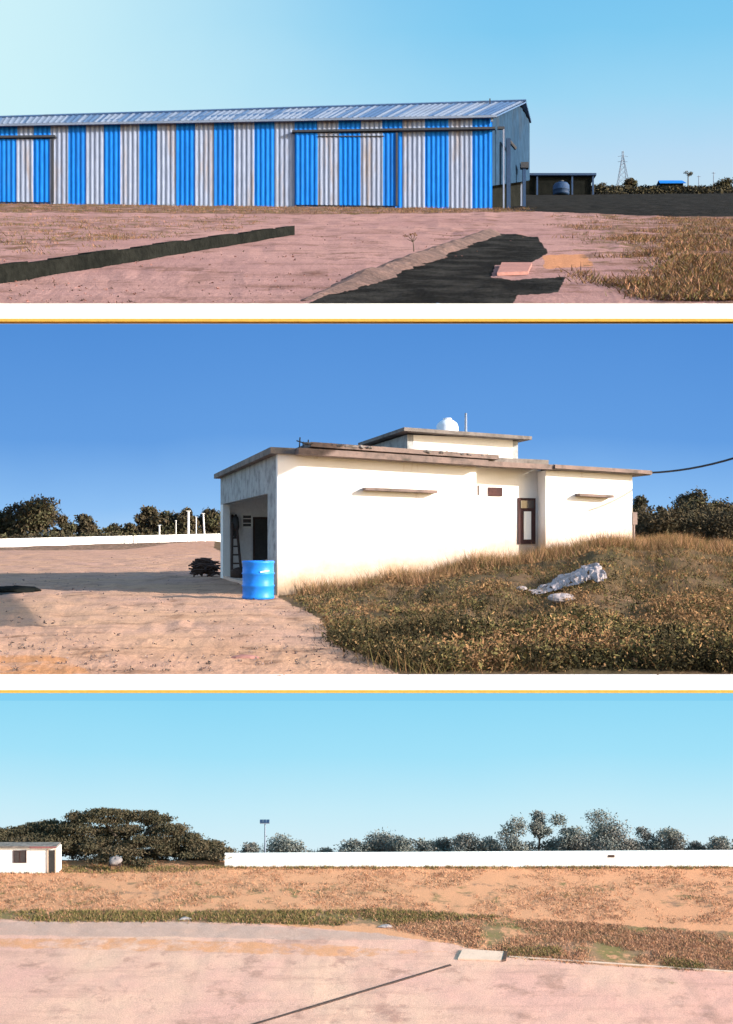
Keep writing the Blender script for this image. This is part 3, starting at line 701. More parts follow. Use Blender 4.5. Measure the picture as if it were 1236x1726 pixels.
# raised room
b = MB(); bx(b, 5.05, 8.75, 2.5, 2.7, 4.06, 4.86); b.build('roof_room_wall', M_white, ho)
b = MB(); bx(b, 4.83, 5.045, 2.5, 7.0, 4.06, 4.86); bx(b, 5.045, 8.755, 6.8, 7.0, 4.06, 4.86); bx(b, 8.755, 8.95, 2.5, 7.0, 4.0, 4.80); b.build('roof_room_side', M_shadewall, ho)  # grey is the shade on the roof room's side, put into the colour
b = MB(); slab(b, 4.55, 9.25, 2.0, 7.5, 5.03, 4.93, .11); b.build('roof_room_roof', M_roofdark, ho)
# ledges, vent, side door
for a0, a1, z in ((2.56, 4.85, 2.94), (9.85, 11.15, 2.90)):
    b = MB(); slab(b, a0, a1, -.30, -.002, z+.06, z+.02, .08); b.build('ledge', M_pink, ho)
b = MB(); bx(b, 6.95, 7.45, .57, .598, 2.86, 3.13); vt = b.build('ventilator', M_maroon, ho)
b = MB(); bx(b, 8.02, 8.66, .56, .598, 1.38, 2.82); dr = b.build('side_door', M_maroon, ho)
b = MB(); bx(b, 8.22, 8.48, .53, .558, 1.52, 2.40); b.build('pane', M_white, dr)
b = MB(); bx(b, 8.10, 8.58, .53, .558, 2.50, 2.74); b.build('fanlight', M_glass, dr)
b = MB(); q = Hh(12.1, -.05, 0); b.tube([Hh(12.13, .05, .4), Hh(12.13, .05, 2.35)], .06, 8); bx(b, 12.07, 12.25, -.02, .14, 2.0, 2.4); b.build('drainpipe', M_pink, ho)
b = MB(); b.tube([Hh(6.33, -.03, 2.85), Hh(6.33, -.03, 3.15)], .03, 6); b.build('rain_spout', M_pink, ho)
# tank and mast on the roof room
q = Hh(7.1, 4.6, 4.98); tk = thing('roof_tank', 'white domed water tank on top of the raised roof room', 'tank', q)
b = MB(); b.lathe([(.36, 0), (.38, .05), (.38, .22), (.40, .24), (.38, .26), (.38, .46), (.34, .56), (.22, .66), (.13, .69)], q, 20); b.build('body', M_tank, tk, None, True)
b = MB(); b.lathe([(.15, .69), (.15, .74), (.03, .76)], q, 12); b.build('lid', M_tank, tk)
q = Hh(7.75, 4.4, 4.96); t = thing('roof_mast', 'thin white pole standing beside the roof tank', 'pole', q)
b = MB(); b.tube([q, q+Vector((0, 0, .95))], [.05, .04], 8); b.build('shaft', M_palemetal, t)
b = MB(); b.box(-.09, .09, -.09, .09, 0, .05, 0, lambda x, y, z: q+Vector((x, y, z))); b.build('base_plate', M_palemetal, t)
# cable
p0 = Hh(12.55, 1.0, 3.75); p1 = P(1300, 750, 30)
b = MB(); b.tube([p0.lerp(p1, t)-Vector((0, 0, .25*4*t*(1-t))) for t in np.linspace(0, 1, 14)], .035, 6)
tag(b.build('cable', M_dkmetal, None, tuple(p0)), 'black cable rising from the house roof corner into the sky', 'cable')
# drum
q = G2(436, 1008); q.z = 0; q.y = 26.1; q.x = (435.5-CX)/F*26.1
dm = thing('drum', 'bright blue drum standing in front of the porch pillar', 'drum', q)
b = MB(); pr = [(.40, 0), (.42, .03), (.42, .06), (.405, .09), (.405, .31), (.43, .34), (.405, .37), (.405, .63), (.43, .66), (.405, .69), (.405, .90), (.42, .93), (.42, .97), (.40, .985)]
b.lathe(pr, q, 32); b.build('body', M_drum, dm, None, True)
b = MB(); b.lathe([(.06, .985), (.06, 1.01), (.02, 1.012)], q+Vector((.2, -.15, 0)), 12); b.build('bung', M_dkmetal, dm)
b = MB(); u = Vector((.5, -.87, 0)); sdv = Vector((.87, .5, 0)); c = q+u*.412+Vector((0, 0, .72)); b.hexa([c-sdv*.12+Vector((0, 0, -.03)), c+sdv*.12+Vector((0, 0, .0)), c+sdv*.12+u*-.02+Vector((0, 0, 0)), c-sdv*.12-u*.02+Vector((0, 0, -.03)), c-sdv*.12+u*.008, c+sdv*.12+u*.008+Vector((0, 0, .03)), c+sdv*.12-u*.02+Vector((0, 0, .03)), c-sdv*.12-u*.02])
b.build('sticker', M_tank, dm)
# ladder leaning in the porch
q = Hh(.72, 10.1, .1); ld = thing('ladder', 'dark wooden ladder leaning inside the porch behind the drum', 'ladder', q)
for k, (da, db) in enumerate(((-.28, 0), (.10, 0))):
    b = MB(); b.tube([Hh(.42+da, 9.9, .1), Hh(.52+da*.35, 11.6, 2.45)], .05, 6); b.build('rail', M_wood, ld)
for i in range(7):
    f = (i+.6)/7.4; p0 = Hh(.14, 9.9, .1).lerp(Hh(.422, 11.6, 2.45), f); p1 = Hh(.52, 9.9, .1).lerp(Hh(.555, 11.6, 2.45), f)
    b = MB(); b.tube([p0, p1], .03, 5); b.build('rung', M_wood, ld)
q = Hh(.50, 11.35, 2.0); b = MB(); b.blob(q, .15, .1, .40, .2, 4); tag(b.build('hanging_sack', M_dark, None, tuple(q), True), 'dark cloth sack hanging at the top of the ladder', 'sack')
q = Hh(.35, 9.5, .1); b = MB(); b.blob(q+Vector((0, 0, .16)), .32, .28, .2, .3, 9); tag(b.build('rag_heap', M_wood, None, tuple(q), True), 'dark heap of rags at the foot of the ladder', 'heap')
# dark brushwood heap outside
q = Vector(((346-CX)/F*40.5, 40.5, 0)); b = MB(); rr = random.Random(2)
for i in range(130):
    a = rr.uniform(-.55, .55); c = rr.uniform(-.4, .4); z = rr.uniform(.12, .72)*(1-.5*abs(a)); an = rr.uniform(-.5, .5)+(0 if rr.random() < .75 else 1.2); l = rr.uniform(.25, .6)
    dv = Vector((math.cos(an)*l, math.sin(an)*l, rr.uniform(-.15, .15))); p = q+Vector((a*.8, c, z)); b.tube([p-dv*.5, p+Vector((0, 0, .03)), p+dv*.5], [.035, .04, .02], 5)
for a in (-.42, -.1, .3): b.tube([q+Vector((a, -.2, -.03)), q+Vector((a*.9, -.1, .5))], .035, 5)
tag(b.build('brushwood_heap', M_wood, None, tuple(q)), 'dark heap of brushwood on the yard left of the porch', 'brushwood')
# crumpled sheet and stones among the weeds
def mound(px, py, w, h, name, lab, cat, m, amp, seed, up=0):
    q = G2(px, py); d = q.y; b = MB(); b.blob(q+Vector((0, 0, h/F*d*.3+up)), w/F*d*.5, w/F*d*.28, h/F*d*.6, amp, seed, 0, 18, 9); return tag(b.build(name, m, None, tuple(q)), lab, cat)
q = G2(960, 992); d = q.y; b = MB(); rr = random.Random(12); nx, ny = 40, 11; gr = [[None]*ny for _ in range(nx)]
for i in range(nx):
    f = i/(nx-1); wdt = .22+.55*math.sin(math.pi*f)**.8*(.6+.5*vnoise(np.float64(f*7), np.float64(2.)))+(.35 if f > .8 else 0); off = .55*(float(vnoise(np.float64(f*4), np.float64(8.)))-.5)
    for j in range(ny):
        g = j/(ny-1)-.5; px = lerp(893, 1019, f)+rr.uniform(-2, 2); x = (px-CX)/F*d
        y = d+off+g*2*wdt*(1+.35*(rr.random()-.5))+.3*f
        z = .20*float(vnoise(np.float64(f*11+3), np.float64(j*.55)))**1.5*(1-(2*g)**4)*(.55+.9*f)
        gr[i][j] = Vector((x+rr.uniform(-.03, .03), y, float(z_mid(x, y))+z+.10))
for i in range(nx-1):
    for j in range(ny-1):
        if rr.random() > .06 or 2 < j < 8: b.face([gr[i][j], gr[i+1][j], gr[i+1][j+1], gr[i][j+1]])
tag(b.build('plastic_sheet', M_sheet, None, tuple(q)), 'crumpled pale plastic sheet lying on the weeds', 'plastic sheet')
mound(945, 1024, 46, 13, 'pale_stone', 'flat pale stone in the weeds below the plastic sheet', 'stone', M_sheet, .15, 3, .12)
mound(880, 1004, 18, 7, 'pale_stone', 'small pale stone left of the crumpled plastic sheet', 'stone', M_sheet, .15, 5, .12)
mound(412, 1110, 48, 8, 'clay_patch', 'low orange lump of clay on the yard near the front edge', 'clay lump', M_brick, .15, 6, -.01)
b = MB(); q = G2(35, 998); b.blob(q+Vector((-.2, 0, .05)), .75, .55, .13, .15, 7); tag(b.build('dark_mat', M_black, None, tuple(q)), 'flat dark heap at the left edge of the house yard', 'heap')

# compound wall and poles, far left
b = MB(); A = (P(-120, 0, 158), P(372, 0, 205)); nseg = 12
for i in range(nseg):
    t0, t1 = i/nseg, (i+1)/nseg; pt = []
    for t in (t0, t1):
        x, y = lerp(A[0].x, A[1].x, t), lerp(A[0].y, A[1].y, t); px = CX+F*x/y
        yb = lerp(925, 914, np.clip((px-8)/360, -.3, 1)); ytp = lerp(908, 899.5, np.clip((px-8)/360, -.3, 1))
        pt.append((x, y, CAMZ+(HY-yb)/F*y-.6, CAMZ+(HY-ytp)/F*y))
    (x0, y0, l0, h0), (x1, y1, l1, h1) = pt
    b.hexa([(x0, y0, l0), (x1, y1, l1), (x1, y1+.25, l1), (x0, y0+.25, l0), (x0, y0, h0), (x1, y1, h1), (x1, y1+.25, h1), (x0, y0+.25, h0)])
cw = tag(b.build('boundary_wall', M_white, None, tuple(P(180, 918, 180))), 'white boundary wall far behind the yard left of the house', 'wall')
for px, y0, y1, r, lab in ((269, 912, 886, .16, 'shortest white pole by the far wall, leftmost of the five'), (297, 905, 878, .09, 'thin faint pole second from the left by the far wall'),
                           (318, 912, 862, .24, 'thick white pole, the stoutest of the five by the far wall'), (331, 905, 872, .10, 'thin pole just right of the thick white pole'), (346, 908, 866, .18, 'white leaning pole nearest the house porch')):
    d = 184; q = P(px, y0, d); t = thing('white_pole', lab, 'pole', q, 'white poles by the far wall'); tp = P(px+(3 if px == 346 else 0)-(3 if px == 346 else 0), y1, d)
    b = MB(); b.tube([q-Vector((0, 0, 1.5)), tp-Vector((.35 if px == 346 else 0, 0, 0))], [r, r*.8], 6); b.build('shaft', M_white, t)
    b = MB(); c = tp-Vector((.35 if px == 346 else 0, 0, 0)); b.box(c.x-r*1.6, c.x+r*1.6, c.y-r, c.y+r, c.z, c.z+.12); b.build('cap', M_white, t)
def midtree(name, lab, px, yt, w, D, zb=0., **k):
    q = Vector(((px-CX)/F*D, D, zb)); return tree(name, lab, q, CAMZ+(HY-yt)/F*D-zb, w/F*D*1.22, **k)
gL = 'trees beyond the far left wall'
midtree('spreading_tree', 'flat topped spreading tree, tallest beyond the wall at the far left', 58, 843, 70, 222, n=3800, leaf=.42, clumps=20, low=.35, shape='umbrella', group=gL, seed=21)
midtree('dark_tree', 'low dark tree below the flat topped tree at the left edge', 14, 866, 50, 228, n=2600, leaf=.42, clumps=12, low=.1, group=gL, seed=22)
midtree('loose_tree', 'loose airy tree right of the flat topped tree', 112, 868, 36, 224, n=1300, leaf=.38, clumps=10, low=.2, loose=.6, group=gL, seed=23)
midtree('dark_tree', 'dark rounded tree with a dense crown in the middle of the left row', 145, 868, 36, 226, n=2400, leaf=.42, clumps=12, low=.15, group=gL, seed=24)
midtree('small_tree', 'small low tree standing before the gap in the left row', 192, 884, 34, 230, n=1300, leaf=.36, clumps=9, low=.1, group=gL, seed=25)
midtree('small_tree', 'small pointed tree right of the gap in the left row', 220, 880, 26, 230, n=1100, leaf=.36, clumps=9, low=.1, group=gL, seed=26)
midtree('tall_tree', 'tallest dark tree of the dense stand near the porch', 250, 851, 36, 232, n=3000, leaf=.42, clumps=15, low=.08, group=gL, seed=27)
midtree('tall_tree', 'broad dark tree behind the thin poles near the porch', 285, 862, 46, 234, n=3200, leaf=.42, clumps=15, low=.06, group=gL, seed=28)
midtree('tall_tree', 'dark tree right behind the thick white pole', 318, 855, 38, 232, n=3000, leaf=.42, clumps=14, low=.06, group=gL, seed=29)
midtree('tall_tree', 'dark tree half hidden by the porch pillar', 352, 857, 40, 236, n=3000, leaf=.42, clumps=14, low=.06, group=gL, seed=30)
pts = np.array([((px-CX)/F*218, 218+RNG.uniform(-3, 3), RNG.uniform(-.2, 2.3)*RNG.uniform(.5, 1)) for px in RNG.uniform(-80, 375, 900)])
V, mi = leaves(pts, np.tile([[1.2, .8, .9]], (len(pts), 1)), 15000, .36, 3); tag(quads_obj('undergrowth', V, 4, M_leaf, mi), 'dark undergrowth below the trees beyond the far wall', 'undergrowth', kind='stuff')
gR = 'trees right of the house'
midtree('dark_tree', 'dark tree rising close behind the house corner', 1082, 832, 34, 62, .9, n=4200, leaf=.095, clumps=12, low=.05, group=gR, seed=41)
midtree('small_tree', 'slim sparse tree between the house and the big dark tree', 1108, 845, 26, 64, .9, n=1200, leaf=.09, clumps=8, low=.25, loose=.4, group=gR, seed=42)
midtree('bushy_tree', 'big dark bushy tree with a forked top right of the house', 1162, 826, 66, 60, .9, n=10000, leaf=.10, clumps=20, low=.04, group=gR, seed=43)
midtree('bushy_tree', 'dark bushy tree cut by the right edge beside the house', 1215, 846, 70, 58, .9, n=10000, leaf=.10, clumps=20, low=.04, group=gR, seed=44)
pts = np.array([(x, y, 1.0+RNG.uniform(0, 2.1)*RNG.uniform(.55, 1)) for x, y in [((px-CX)/F*50, 50+RNG.uniform(-3, 4)) for px in RNG.uniform(1062, 1275, 420)]])
V, mi = leaves(pts, np.tile([[.45, .4, .4]], (len(pts), 1)), 38000, .09, 2); tag(quads_obj('hedge', V, 4, [M_leaf[0], M_leaf[2]], mi), 'dark overgrown hedge behind the grass right of the house', 'hedge', kind='stuff')
# weeds and tall grass
rg = np.random.default_rng(99)
OUT = [(485, 1006), (545, 1046), (562, 1085), (640, 1116), (690, 1132), (1290, 1132), (1290, 985), (1060, 985), (800, 985), (620, 1000)]
def mid_scatter(poly, n, clump=0):
    return scatter(poly, n, z_mid, d_mid, rg, clump)
pts = mid_scatter(OUT, 3000, .12); patch = vnoise(pts[:, 0]/2.2+9, pts[:, 1]/2.6+3)
hs = rg.uniform(.04, .15, len(pts))*np.clip(1.9-pts[:, 1]/22, .75, 1.3)*np.clip(.2+1.7*patch+rg.normal(0, .22, len(pts)), .35, 2.0)
cs = pts + np.stack([0*hs, 0*hs, hs*.6], 1); rs = np.stack([hs*1.5, hs*1.4, hs], 1)
rt = (rs[:, 0]*rs[:, 1]*rs[:, 2])**.45; kk = rg.choice(len(pts), 170000, p=rt/rt.sum())
V, mi = leaves(cs[kk[:1]], rs[kk[:1]], 1, .03, 1, rng=rg)
dd = rg.normal(size=(len(kk), 3)); dd /= np.linalg.norm(dd, axis=1)[:, None]
c = cs[kk] + dd*(rg.uniform(.2, 1, len(kk))**.5*(1+rg.normal(0, .15, len(kk))))[:, None]*rs[kk]
a = rg.normal(size=(len(kk), 3)); a /= np.linalg.norm(a, axis=1)[:, None]; e = np.cross(a, rg.normal(size=a.shape)); e /= np.linalg.norm(e, axis=1)[:, None]
sz = (.0225*np.where(rg.random(len(kk)) < .12, 1.9, 1)*rg.uniform(.5, 1.3, len(kk)))[:, None]
V = np.stack([c-a*sz, c-e*sz*.45+a*sz*.1, c+a*sz, c+e*sz*.45], 1)
p2 = vnoise(c[:, 0]/1.3+30, c[:, 1]/1.7+11)+rg.normal(0, .07, len(kk))+.016*(c[:, 1]-17)
mi = np.where(p2 < .47, 0, np.where(p2 < .58, 1, 2)); mi = np.where(rg.random(len(kk)) < .07, 3, mi)
ok = V[..., 1].min(1) > 11.66; V, mi = V[ok].reshape(-1, 3), mi[ok]
tag(quads_obj('weeds', V, 4, M_weed, mi), 'dense dark weeds covering the ground before the house', 'weeds', kind='stuff')
pts = np.concatenate([mid_scatter(OUT, 2600, .55), mid_scatter([(960, 960), (1290, 940), (1290, 1060), (1060, 1030)], 900, .3)])
a = tufts('grass', pts, .22, .010, 10, M_weed, [.22, .33, .27, .18], .16, .75, rg); tag(a, 'thin grass growing through the weeds', 'grass', kind='stuff')
def along(n, a0, a1, c0, c1, hmax):
    a = rg.uniform(a0, a1, n); c = rg.uniform(c0, c1, n)
    x = Cn.x+U.x*a+Vd.x*c; y = Cn.y+U.y*a+Vd.y*c; return np.stack([x, y, z_mid(x, y)], 1)
pts = np.concatenate([along(200, .6, 4, -1.0, -.05, 0), along(560, 3.4, 8.5, -2.2, -.08, 0), along(800, 8, 12.6, -2.4, -.08, 0), along(2300, 11.6, 17.5, -3.6, 5, 0)])
tag(tufts('tall_grass', pts, .42, .016, 10, [M_weed[3], M_dry[1], M_weed[2], M_weed[1]], [.25, .15, .38, .22], .14, .42, rg), 'tall straw coloured grass along the foot of the house wall', 'grass', kind='stuff')

# ================================================================== LOWER PLACE: field and wall
pts = scatter([(-60, 935), (360, 935), (480, 1010), (560, 1090), (640, 1132), (-60, 1132)], 700, z_mid, d_mid, clump=.45)
V, mi = leaves(pts, np.full((len(pts), 3), .025)*RNG.uniform(.3, 1.5, (len(pts), 1)), 4200, .022, 2)
ok = V.reshape(-1, 4, 3)[..., 1].min(1) > 11.7
tag(quads_obj('gravel', V.reshape(-1, 4, 3)[ok].reshape(-1, 3), 4, [M_pink, M_pink], mi[ok]), 'scattered stones and crumbs of earth on the house yard', 'gravel', kind='stuff')
# boundary wall
DL = 130.2
b = MB(); nseg = 60; Xl = lambda px, d=DL: (px-CX)/F*d
for i in range(nseg):
    p0, p1 = lerp(379, 1420, i/nseg), lerp(379, 1420, (i+1)/nseg); tz = lambda p: CAMZ+(HY-lerp(1438.5, 1433.5, np.clip((p-379)/850, 0, 1.2)))/F*DL
    b.box(Xl(p0), Xl(p1)-.001, DL, DL+.23, Z3-.3, tz((p0+p1)/2))
bw = thing('boundary_wall', 'long white boundary wall at the end of the dry field', 'wall', (Xl(800), DL, Z3)); b.build('wall', M_white, bw)
for i in range(10):
    px = 470+i*95; b = MB(); b.box(Xl(px)-.14, Xl(px)+.14, DL-.015, DL-.001, Z3-.2, CAMZ+(HY-1439)/F*DL+.05); b.build('pier', M_white, bw)
b = MB(); b.box(Xl(1025), Xl(1036), DL-.05, DL-.002, CAMZ+(HY-1445)/F*DL, CAMZ+(HY-1441)/F*DL); b.build('wall_opening', M_wood, bw)
# small house
D = 127.8; X = lambda px: (px-CX)/F*D; Zy = lambda y: CAMZ+(HY-y)/F*D
q = Vector((X(40), D, Z3)); hs = thing('small_house', 'small flat roofed white house in front of the big tree', 'house', q)
b = MB(); b.box(X(-45), X(99), D, D+.2, Z3-.1, Zy(1428)); b.box(X(99)-.2, X(99), D+.2, D+1.2, Z3-.1, Zy(1428)); b.box(X(-45), X(-45)+.2, D+.2, D+1.2, Z3-.1, Zy(1428)); b.box(X(-45)+.2, X(99)-.2, D+1.0, D+1.2, Z3-.1, Zy(1428)); b.build('wall', M_white, hs)
b = MB(); b.box(X(-50), X(97), D-.35, D+1.4, Zy(1427.8), Zy(1425)); b.build('roof', M_roofdark, hs)  # roof coloured dark so that it reads as tree shadow
b = MB(); b.box(X(52), X(96), D-.42, D-.352, Zy(1428.2), Zy(1425.2)); b.build('eave', M_redroof, hs)
b = MB(); b.box(X(24), X(44), D-.03, D-.002, Zy(1453), Zy(1434)); w = b.build('window', M_glass, hs)
b = MB(); b.box(X(23), X(24), D-.08, D-.002, Zy(1454), Zy(1433)); b.box(X(44), X(45), D-.08, D-.002, Zy(1454), Zy(1433)); b.box(X(24), X(44), D-.08, D-.031, Zy(1434), Zy(1433)); b.box(X(24), X(44), D-.08, D-.031, Zy(1454), Zy(1453)); b.box(X(33.5), X(34.5), D-.06, D-.031, Zy(1453), Zy(1434)); b.build('frame', M_maroon, w)
b = MB(); b.box(X(82), X(93), D-.04, D-.002, Z3+.02, Zy(1433)); dr = b.build('door', M_dark, hs)
b = MB(); b.box(X(79.5), X(82), D-.08, D-.002, Z3, Zy(1431)); b.box(X(93), X(95), D-.08, D-.002, Z3, Zy(1431)); b.build('frame', M_conc, dr)
# big spreading tree
D = 136.0; base = Vector((X(215), D, Z3-1.5)); cs = []; rs = []; rg2 = np.random.default_rng(5)
TP = [(-30, 1406), (14, 1400), (60, 1389), (112, 1384), (122, 1371), (165, 1364), (232, 1364), (280, 1374), (304, 1390), (312, 1407), (345, 1415), (366, 1422), (384, 1438)]
BT = [(-30, 1428), (100, 1440), (140, 1456), (330, 1456), (350, 1450), (384, 1444)]
for lay in range(7):
    f = lay/6
    for i in range(26):
        px = lerp(-22, 380, (i+rg2.random())/26); t = float(np.interp(px, *zip(*TP))); bo = float(np.interp(px, *zip(*BT)))
        if f > .9 and rg2.random() < .3: continue
        y = lerp(t+5, bo-6, f)+rg2.uniform(-5, 4)
        dd = D+rg2.uniform(-5, 5)*(.5+.8*f); rx = rg2.uniform(1.0, 2.3); rz = rg2.uniform(.28, .55)
        k = dd/F; cs.append(((px-CX)*k, dd, CAMZ+(HY-y)*k-.33*0)); rs.append((rx, 1.5, rz))
tree('spreading_tree', 'huge dark spreading tree with layered crown behind the small house', base, 9.0, 26, crown=(cs, rs), n=52000, leaf=.18, mats=[M_leaf[0], M_leaf[2], M_leaf[0]], trunk_r=.7, seed=60)
q = G3(194, 1463); q = Vector(((194-CX)/F*128.5, 128.5, Z3)); ct = thing('covered_cart', 'white tarpaulin covered heap under the big tree', 'heap', q)
b = MB(); b.blob(q+Vector((0, 0, 1.3)), .85, .6, .5, .3, 3, 0, 16, 9); b.build('tarpaulin', surf('dusty_tarpaulin', (.24, .21, .21), (.17, .15, .15), 2, fine=8, famp=.2), ct, None, True)
b = MB()
for sx in (-.6, .6): b.tube([q+Vector((sx, 0, -.1)), q+Vector((sx, 0, 1.1))], .06, 5)
b.box(q.x-.8, q.x+.8, q.y-.4, q.y+.4, q.z+.75, q.z+.9); b.build('cart_frame', M_wood, ct)
# flood light mast
D = 139.0; q = Vector(((447-CX)/F*D, D, float(z_low(0., D)))); t = thing('light_mast', 'tall slim flood light mast behind the white wall', 'light mast', q); ztp = CAMZ+(HY-1388)/F*D
b = MB(); b.tube([q, Vector((q.x, q.y, ztp))], [.16, .09], 8); b.build('shaft', M_palemetal, t)
b = MB(); b.box(q.x-.70, q.x+.62, D-.2, D+.2, ztp, ztp+.14); b.build('crossbar', M_palemetal, t)
for sx in (-.5, -.05, .4):
    b = MB(); b.hexa([(q.x+sx-.2, D-.25, ztp+.15), (q.x+sx+.2, D-.25, ztp+.15), (q.x+sx+.2, D+.1, ztp+.15), (q.x+sx-.2, D+.1, ztp+.15), (q.x+sx-.2, D-.12, ztp+.52), (q.x+sx+.2, D-.12, ztp+.52), (q.x+sx+.2, D+.1, ztp+.52), (q.x+sx-.2, D+.1, ztp+.52)]); b.build('floodlight', M_bluemetal, t)
# trees beyond the wall
gF = 'grey green trees beyond the white wall'
FT = [(418, 1420, 34, 0, .1, 'round', 'lowest grey bush tree just left of the light mast'), (482, 1410, 52, 0, .15, 'round', 'brownish round tree right of the light mast'),
      (545, 1425, 46, .3, .1, 'round', 'faint low tree in the gap right of the round brownish tree'), (602, 1413, 40, 0, .1, 'round', 'low tree at the left foot of the broad dome tree'),
      (638, 1400, 70, 0, .1, 'round', 'broad dome shaped tree left of the middle of the wall'), (676, 1405, 40, 0, .12, 'round', 'bushy tree on the right shoulder of the broad dome tree'),
      (712, 1410, 40, .1, .1, 'round', 'low tree with a knobbly top in the middle of the row'), (742, 1407, 36, 0, .1, 'tall', 'narrow tree with a small upright top in the middle of the row'),
      (790, 1403, 56, 0, .1, 'round', 'even dark tree left of the first tall loose tree'), (826, 1412, 40, 0, .1, 'round', 'low dark tree at the foot of the first tall loose tree'),
      (866, 1371, 52, .5, .1, 'tall', 'tall loose tree with two tiers left of the leaning tree'), (905, 1363, 56, .8, .55, 'umbrella', 'tall airy leaning tree with sky showing through'),
      (935, 1412, 60, 0, .1, 'round', 'low dense bush tree between the leaning tree and the dense tall tree'), (968, 1386, 52, 0, .1, 'round', 'dense tall tree in the right half of the row'),
      (1022, 1364, 72, .35, .35, 'umbrella', 'largest tall tree with a broad open crown'), (1018, 1404, 70, 0, .05, 'round', 'dense tree growing under the broad open crown'),
      (1062, 1412, 44, 0, .1, 'round', 'reddish low tree right of the largest tree'), (1098, 1388, 46, .7, .4, 'umbrella', 'thin see-through tree with a flat top near the right'),
      (1136, 1391, 38, .1, .1, 'tall', 'upright bushy tree right of the see-through tree'), (1172, 1414, 34, .1, .1, 'round', 'small low tree near the right end of the row'),
      (1210, 1408, 46, .1, .1, 'round', 'bushy tree with a small peak at the right edge')]
for i, (px, yt, w, lo, low, shp, lab) in enumerate(FT):
    D = 141.0+(i*7 % 5); zb = float(z_low(0., D)); q = Vector(((px-CX)/F*D, D, zb)); w *= 1.12; yt = 1440-(1440-yt)*1.05; zvis = CAMZ+(HY-1440)/F*D; htot = CAMZ+(HY-yt)/F*D-zb; lw = (zvis-zb)/htot
    tree('far_tree', lab, q, htot, w/F*D*1.05, mats=M_pale, n=int((2700 if lo < .3 else 1500)*w/46), leaf=.17, clumps=int(14-5*lo), low=max(lw*.85, low+(1-low)*lw*.6 if lo > .3 else lw*.8), loose=lo, shape=shp, group=gF, seed=100+i, lean=(1.5 if px == 905 else 0), trunk_r=.16)
pts = np.array([((px-CX)/F*143, 143+RNG.uniform(-2, 3), CAMZ+(HY-RNG.uniform(1428, 1446))/F*143) for px in np.concatenate([RNG.uniform(570, 1260, 420), RNG.uniform(390, 520, 30)])])
V, mi = leaves(pts, np.tile([[.8, .7, .55]], (len(pts), 1)), 15000, .18, 3); tag(quads_obj('undergrowth', V, 4, M_pale, mi), 'grey green undergrowth behind the white wall', 'undergrowth', kind='stuff')
# joint drain across the yard
b = MB(); A, B2 = G3(395, 1737), G3(760, 1627); dv = (B2-A).normalized(); nv = Vector((dv.y, -dv.x, 0))*.15; up = Vector((0, 0, .075))
b.prism([A-nv-Vector((0, 0, .05)), A+nv-Vector((0, 0, .05)), A+nv*.8+up, A-nv*.8+up], B2-A)
tag(b.build('drain_pipe', M_wood, None, tuple(G3(600, 1675))), 'straight dark pipe lying across the pale yard', 'pipe')
# culvert slab at the end of the concrete
b = MB(); z = Vector((0, 0, .02)); b.prism([G3(772, 1618)+z, G3(846, 1621)+z, G3(850, 1606)+z, G3(780, 1602)+z], (0, 0, .14))
b.prism([G3(846.6, 1621.3), G3(853, 1620), G3(856, 1607), G3(850.6, 1606)], (0, 0, .2), 1)
tag(b.build('culvert_slab', [M_conc, M_wood], None, tuple(G3(815, 1614))), 'raised pale concrete slab at the corner of the yard', 'slab')
# kerb line of the yard
b = MB(); A, B2 = G3(858, 1613), G3(1330, 1645); dv = (B2-A).normalized(); nv = Vector((dv.y, -dv.x, 0))*.12; up = Vector((0, 0, .09))
b.prism([A-nv-Vector((0, 0, .05)), A+nv-Vector((0, 0, .05)), A+nv+up, A-nv+up], B2-A); tag(b.build('kerb', M_conc), kind='structure')
for px, py, w, lab in ((650, 1563, 24, 'white lump of litter on the grass in the middle of the field'), (312, 1550, 18, 'small white lump of litter at the edge of the green strip')):
    q = G3(px, py); b = MB(); b.blob(q+Vector((0, 0, .1)), w/F*q.y*.5, .35, .16, .25, px); tag(b.build('litter', M_sheet, None, tuple(q)), lab, 'litter', 'white litter in the dry field')
rg = np.random.default_rng(321)
fl = lambda poly, n, clump=0: scatter(poly, n, z_low, d_low, rg, clump, 5.0)
pts = np.concatenate([fl([(-40, 1462), (1280, 1462), (1280, 1560), (1000, 1550), (-40, 1533)], 5200, .55), fl([(620, 1557), (800, 1545), (1000, 1556), (1280, 1580), (1280, 1640), (1050, 1630), (860, 1612), (760, 1588)], 5200, .4)])
tag(tufts('dry_grass', pts, .22, .09, 7, [M_dry[0], M_dry[1], M_weed[2]], [.5, .38, .12], .28, .7, rg), 'dry rust coloured grass over the open field', 'grass', kind='stuff')
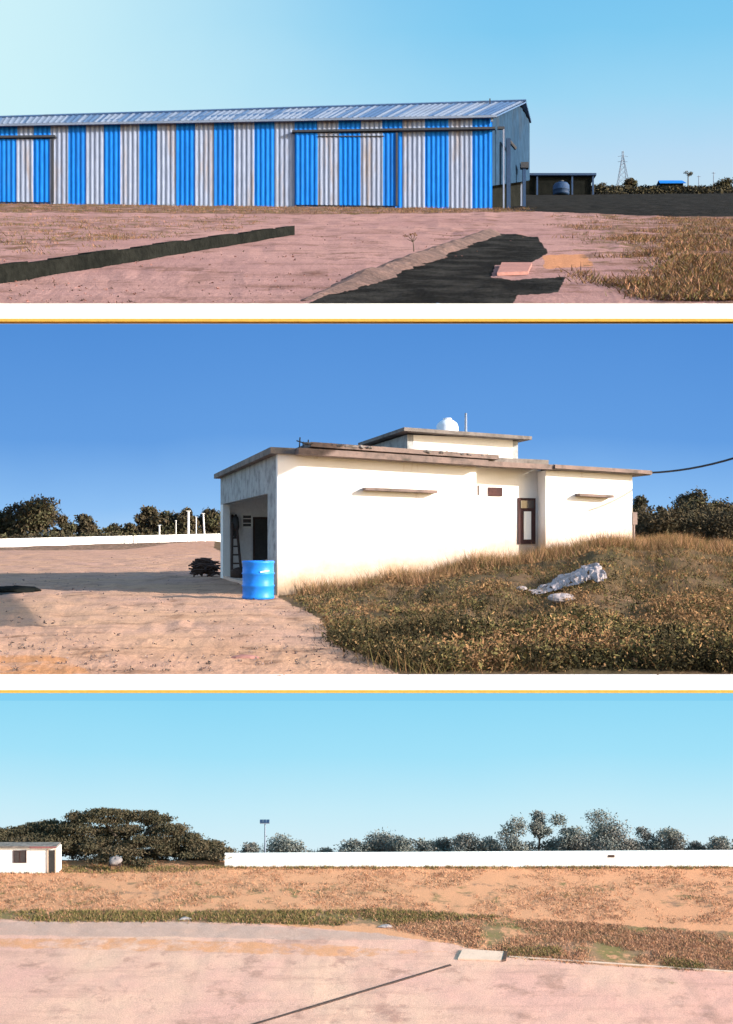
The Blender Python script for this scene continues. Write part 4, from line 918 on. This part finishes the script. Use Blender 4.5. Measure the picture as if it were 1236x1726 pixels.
pts = np.concatenate([fl([(-40, 1535), (300, 1537), (640, 1534), (840, 1546), (620, 1561), (380, 1554), (-40, 1551)], 3600, .4), fl([(-40, 1461), (400, 1461), (300, 1470), (-40, 1472)], 900), fl([(850, 1600), (940, 1598), (950, 1612), (856, 1611)], 350), fl([(1120, 1618), (1180, 1620), (1182, 1634), (1120, 1630)], 220), fl([(380, 1461), (1260, 1461), (1260, 1464), (380, 1464)], 700, .5)])
tag(tufts('green_grass', pts, .30, .10, 7, [M_dry[2], M_weed[1], M_dry[0]], [.55, .25, .2], .3, .6, rg), 'olive green grass strip beside the dirt path', 'grass', kind='stuff')

# ------------------------------------------------------------------ light, world, camera
AZ, EL = 69.0, 19.5
L = Vector((math.sin(R(AZ))*math.cos(R(EL)), -math.cos(R(AZ))*math.cos(R(EL)), math.sin(R(EL))))
sl = bpy.data.lights.new('sun', 'SUN'); sl.energy = 4.1; sl.angle = R(.5); sl.color = (1, .945, .88)
so = bpy.data.objects.new('sun', sl); COL.objects.link(so); so.rotation_euler = (-L).to_track_quat('-Z', 'Y').to_euler(); so.location = L*60
w = bpy.data.worlds.new('World'); SC.world = w; w.use_nodes = True; nt = w.node_tree; nt.nodes.clear()
o = nt.nodes.new('ShaderNodeOutputWorld'); bg = nt.nodes.new('ShaderNodeBackground'); s = nt.nodes.new('ShaderNodeTexSky'); s.sky_type = 'NISHITA'; s.sun_disc = False
s.sun_elevation = R(EL); s.sun_rotation = math.atan2(L.x, L.y); s.dust_density = 2
nt.links.new(s.outputs[0], bg.inputs['Color']); bg.inputs['Strength'].default_value = .15; nt.links.new(bg.outputs[0], o.inputs['Surface'])
cd = bpy.data.cameras.new('camera'); cam = bpy.data.objects.new('camera', cd); COL.objects.link(cam); cam.location = (0, 0, CAMZ); cam.rotation_euler = (R(90), 0, 0)
cd.sensor_fit = 'VERTICAL'; cd.sensor_height = 36; cd.lens = 36*F/1726; cd.shift_y = (HY-863)/1726; cd.clip_end = 3000; cd.clip_start = .1
SC.camera = cam
SC.view_settings.view_transform = 'Standard'; SC.view_settings.look = 'None'; SC.view_settings.gamma = 1; SC.view_settings.exposure = EXPO
SC.cycles.max_bounces = 5; SC.cycles.diffuse_bounces = 3
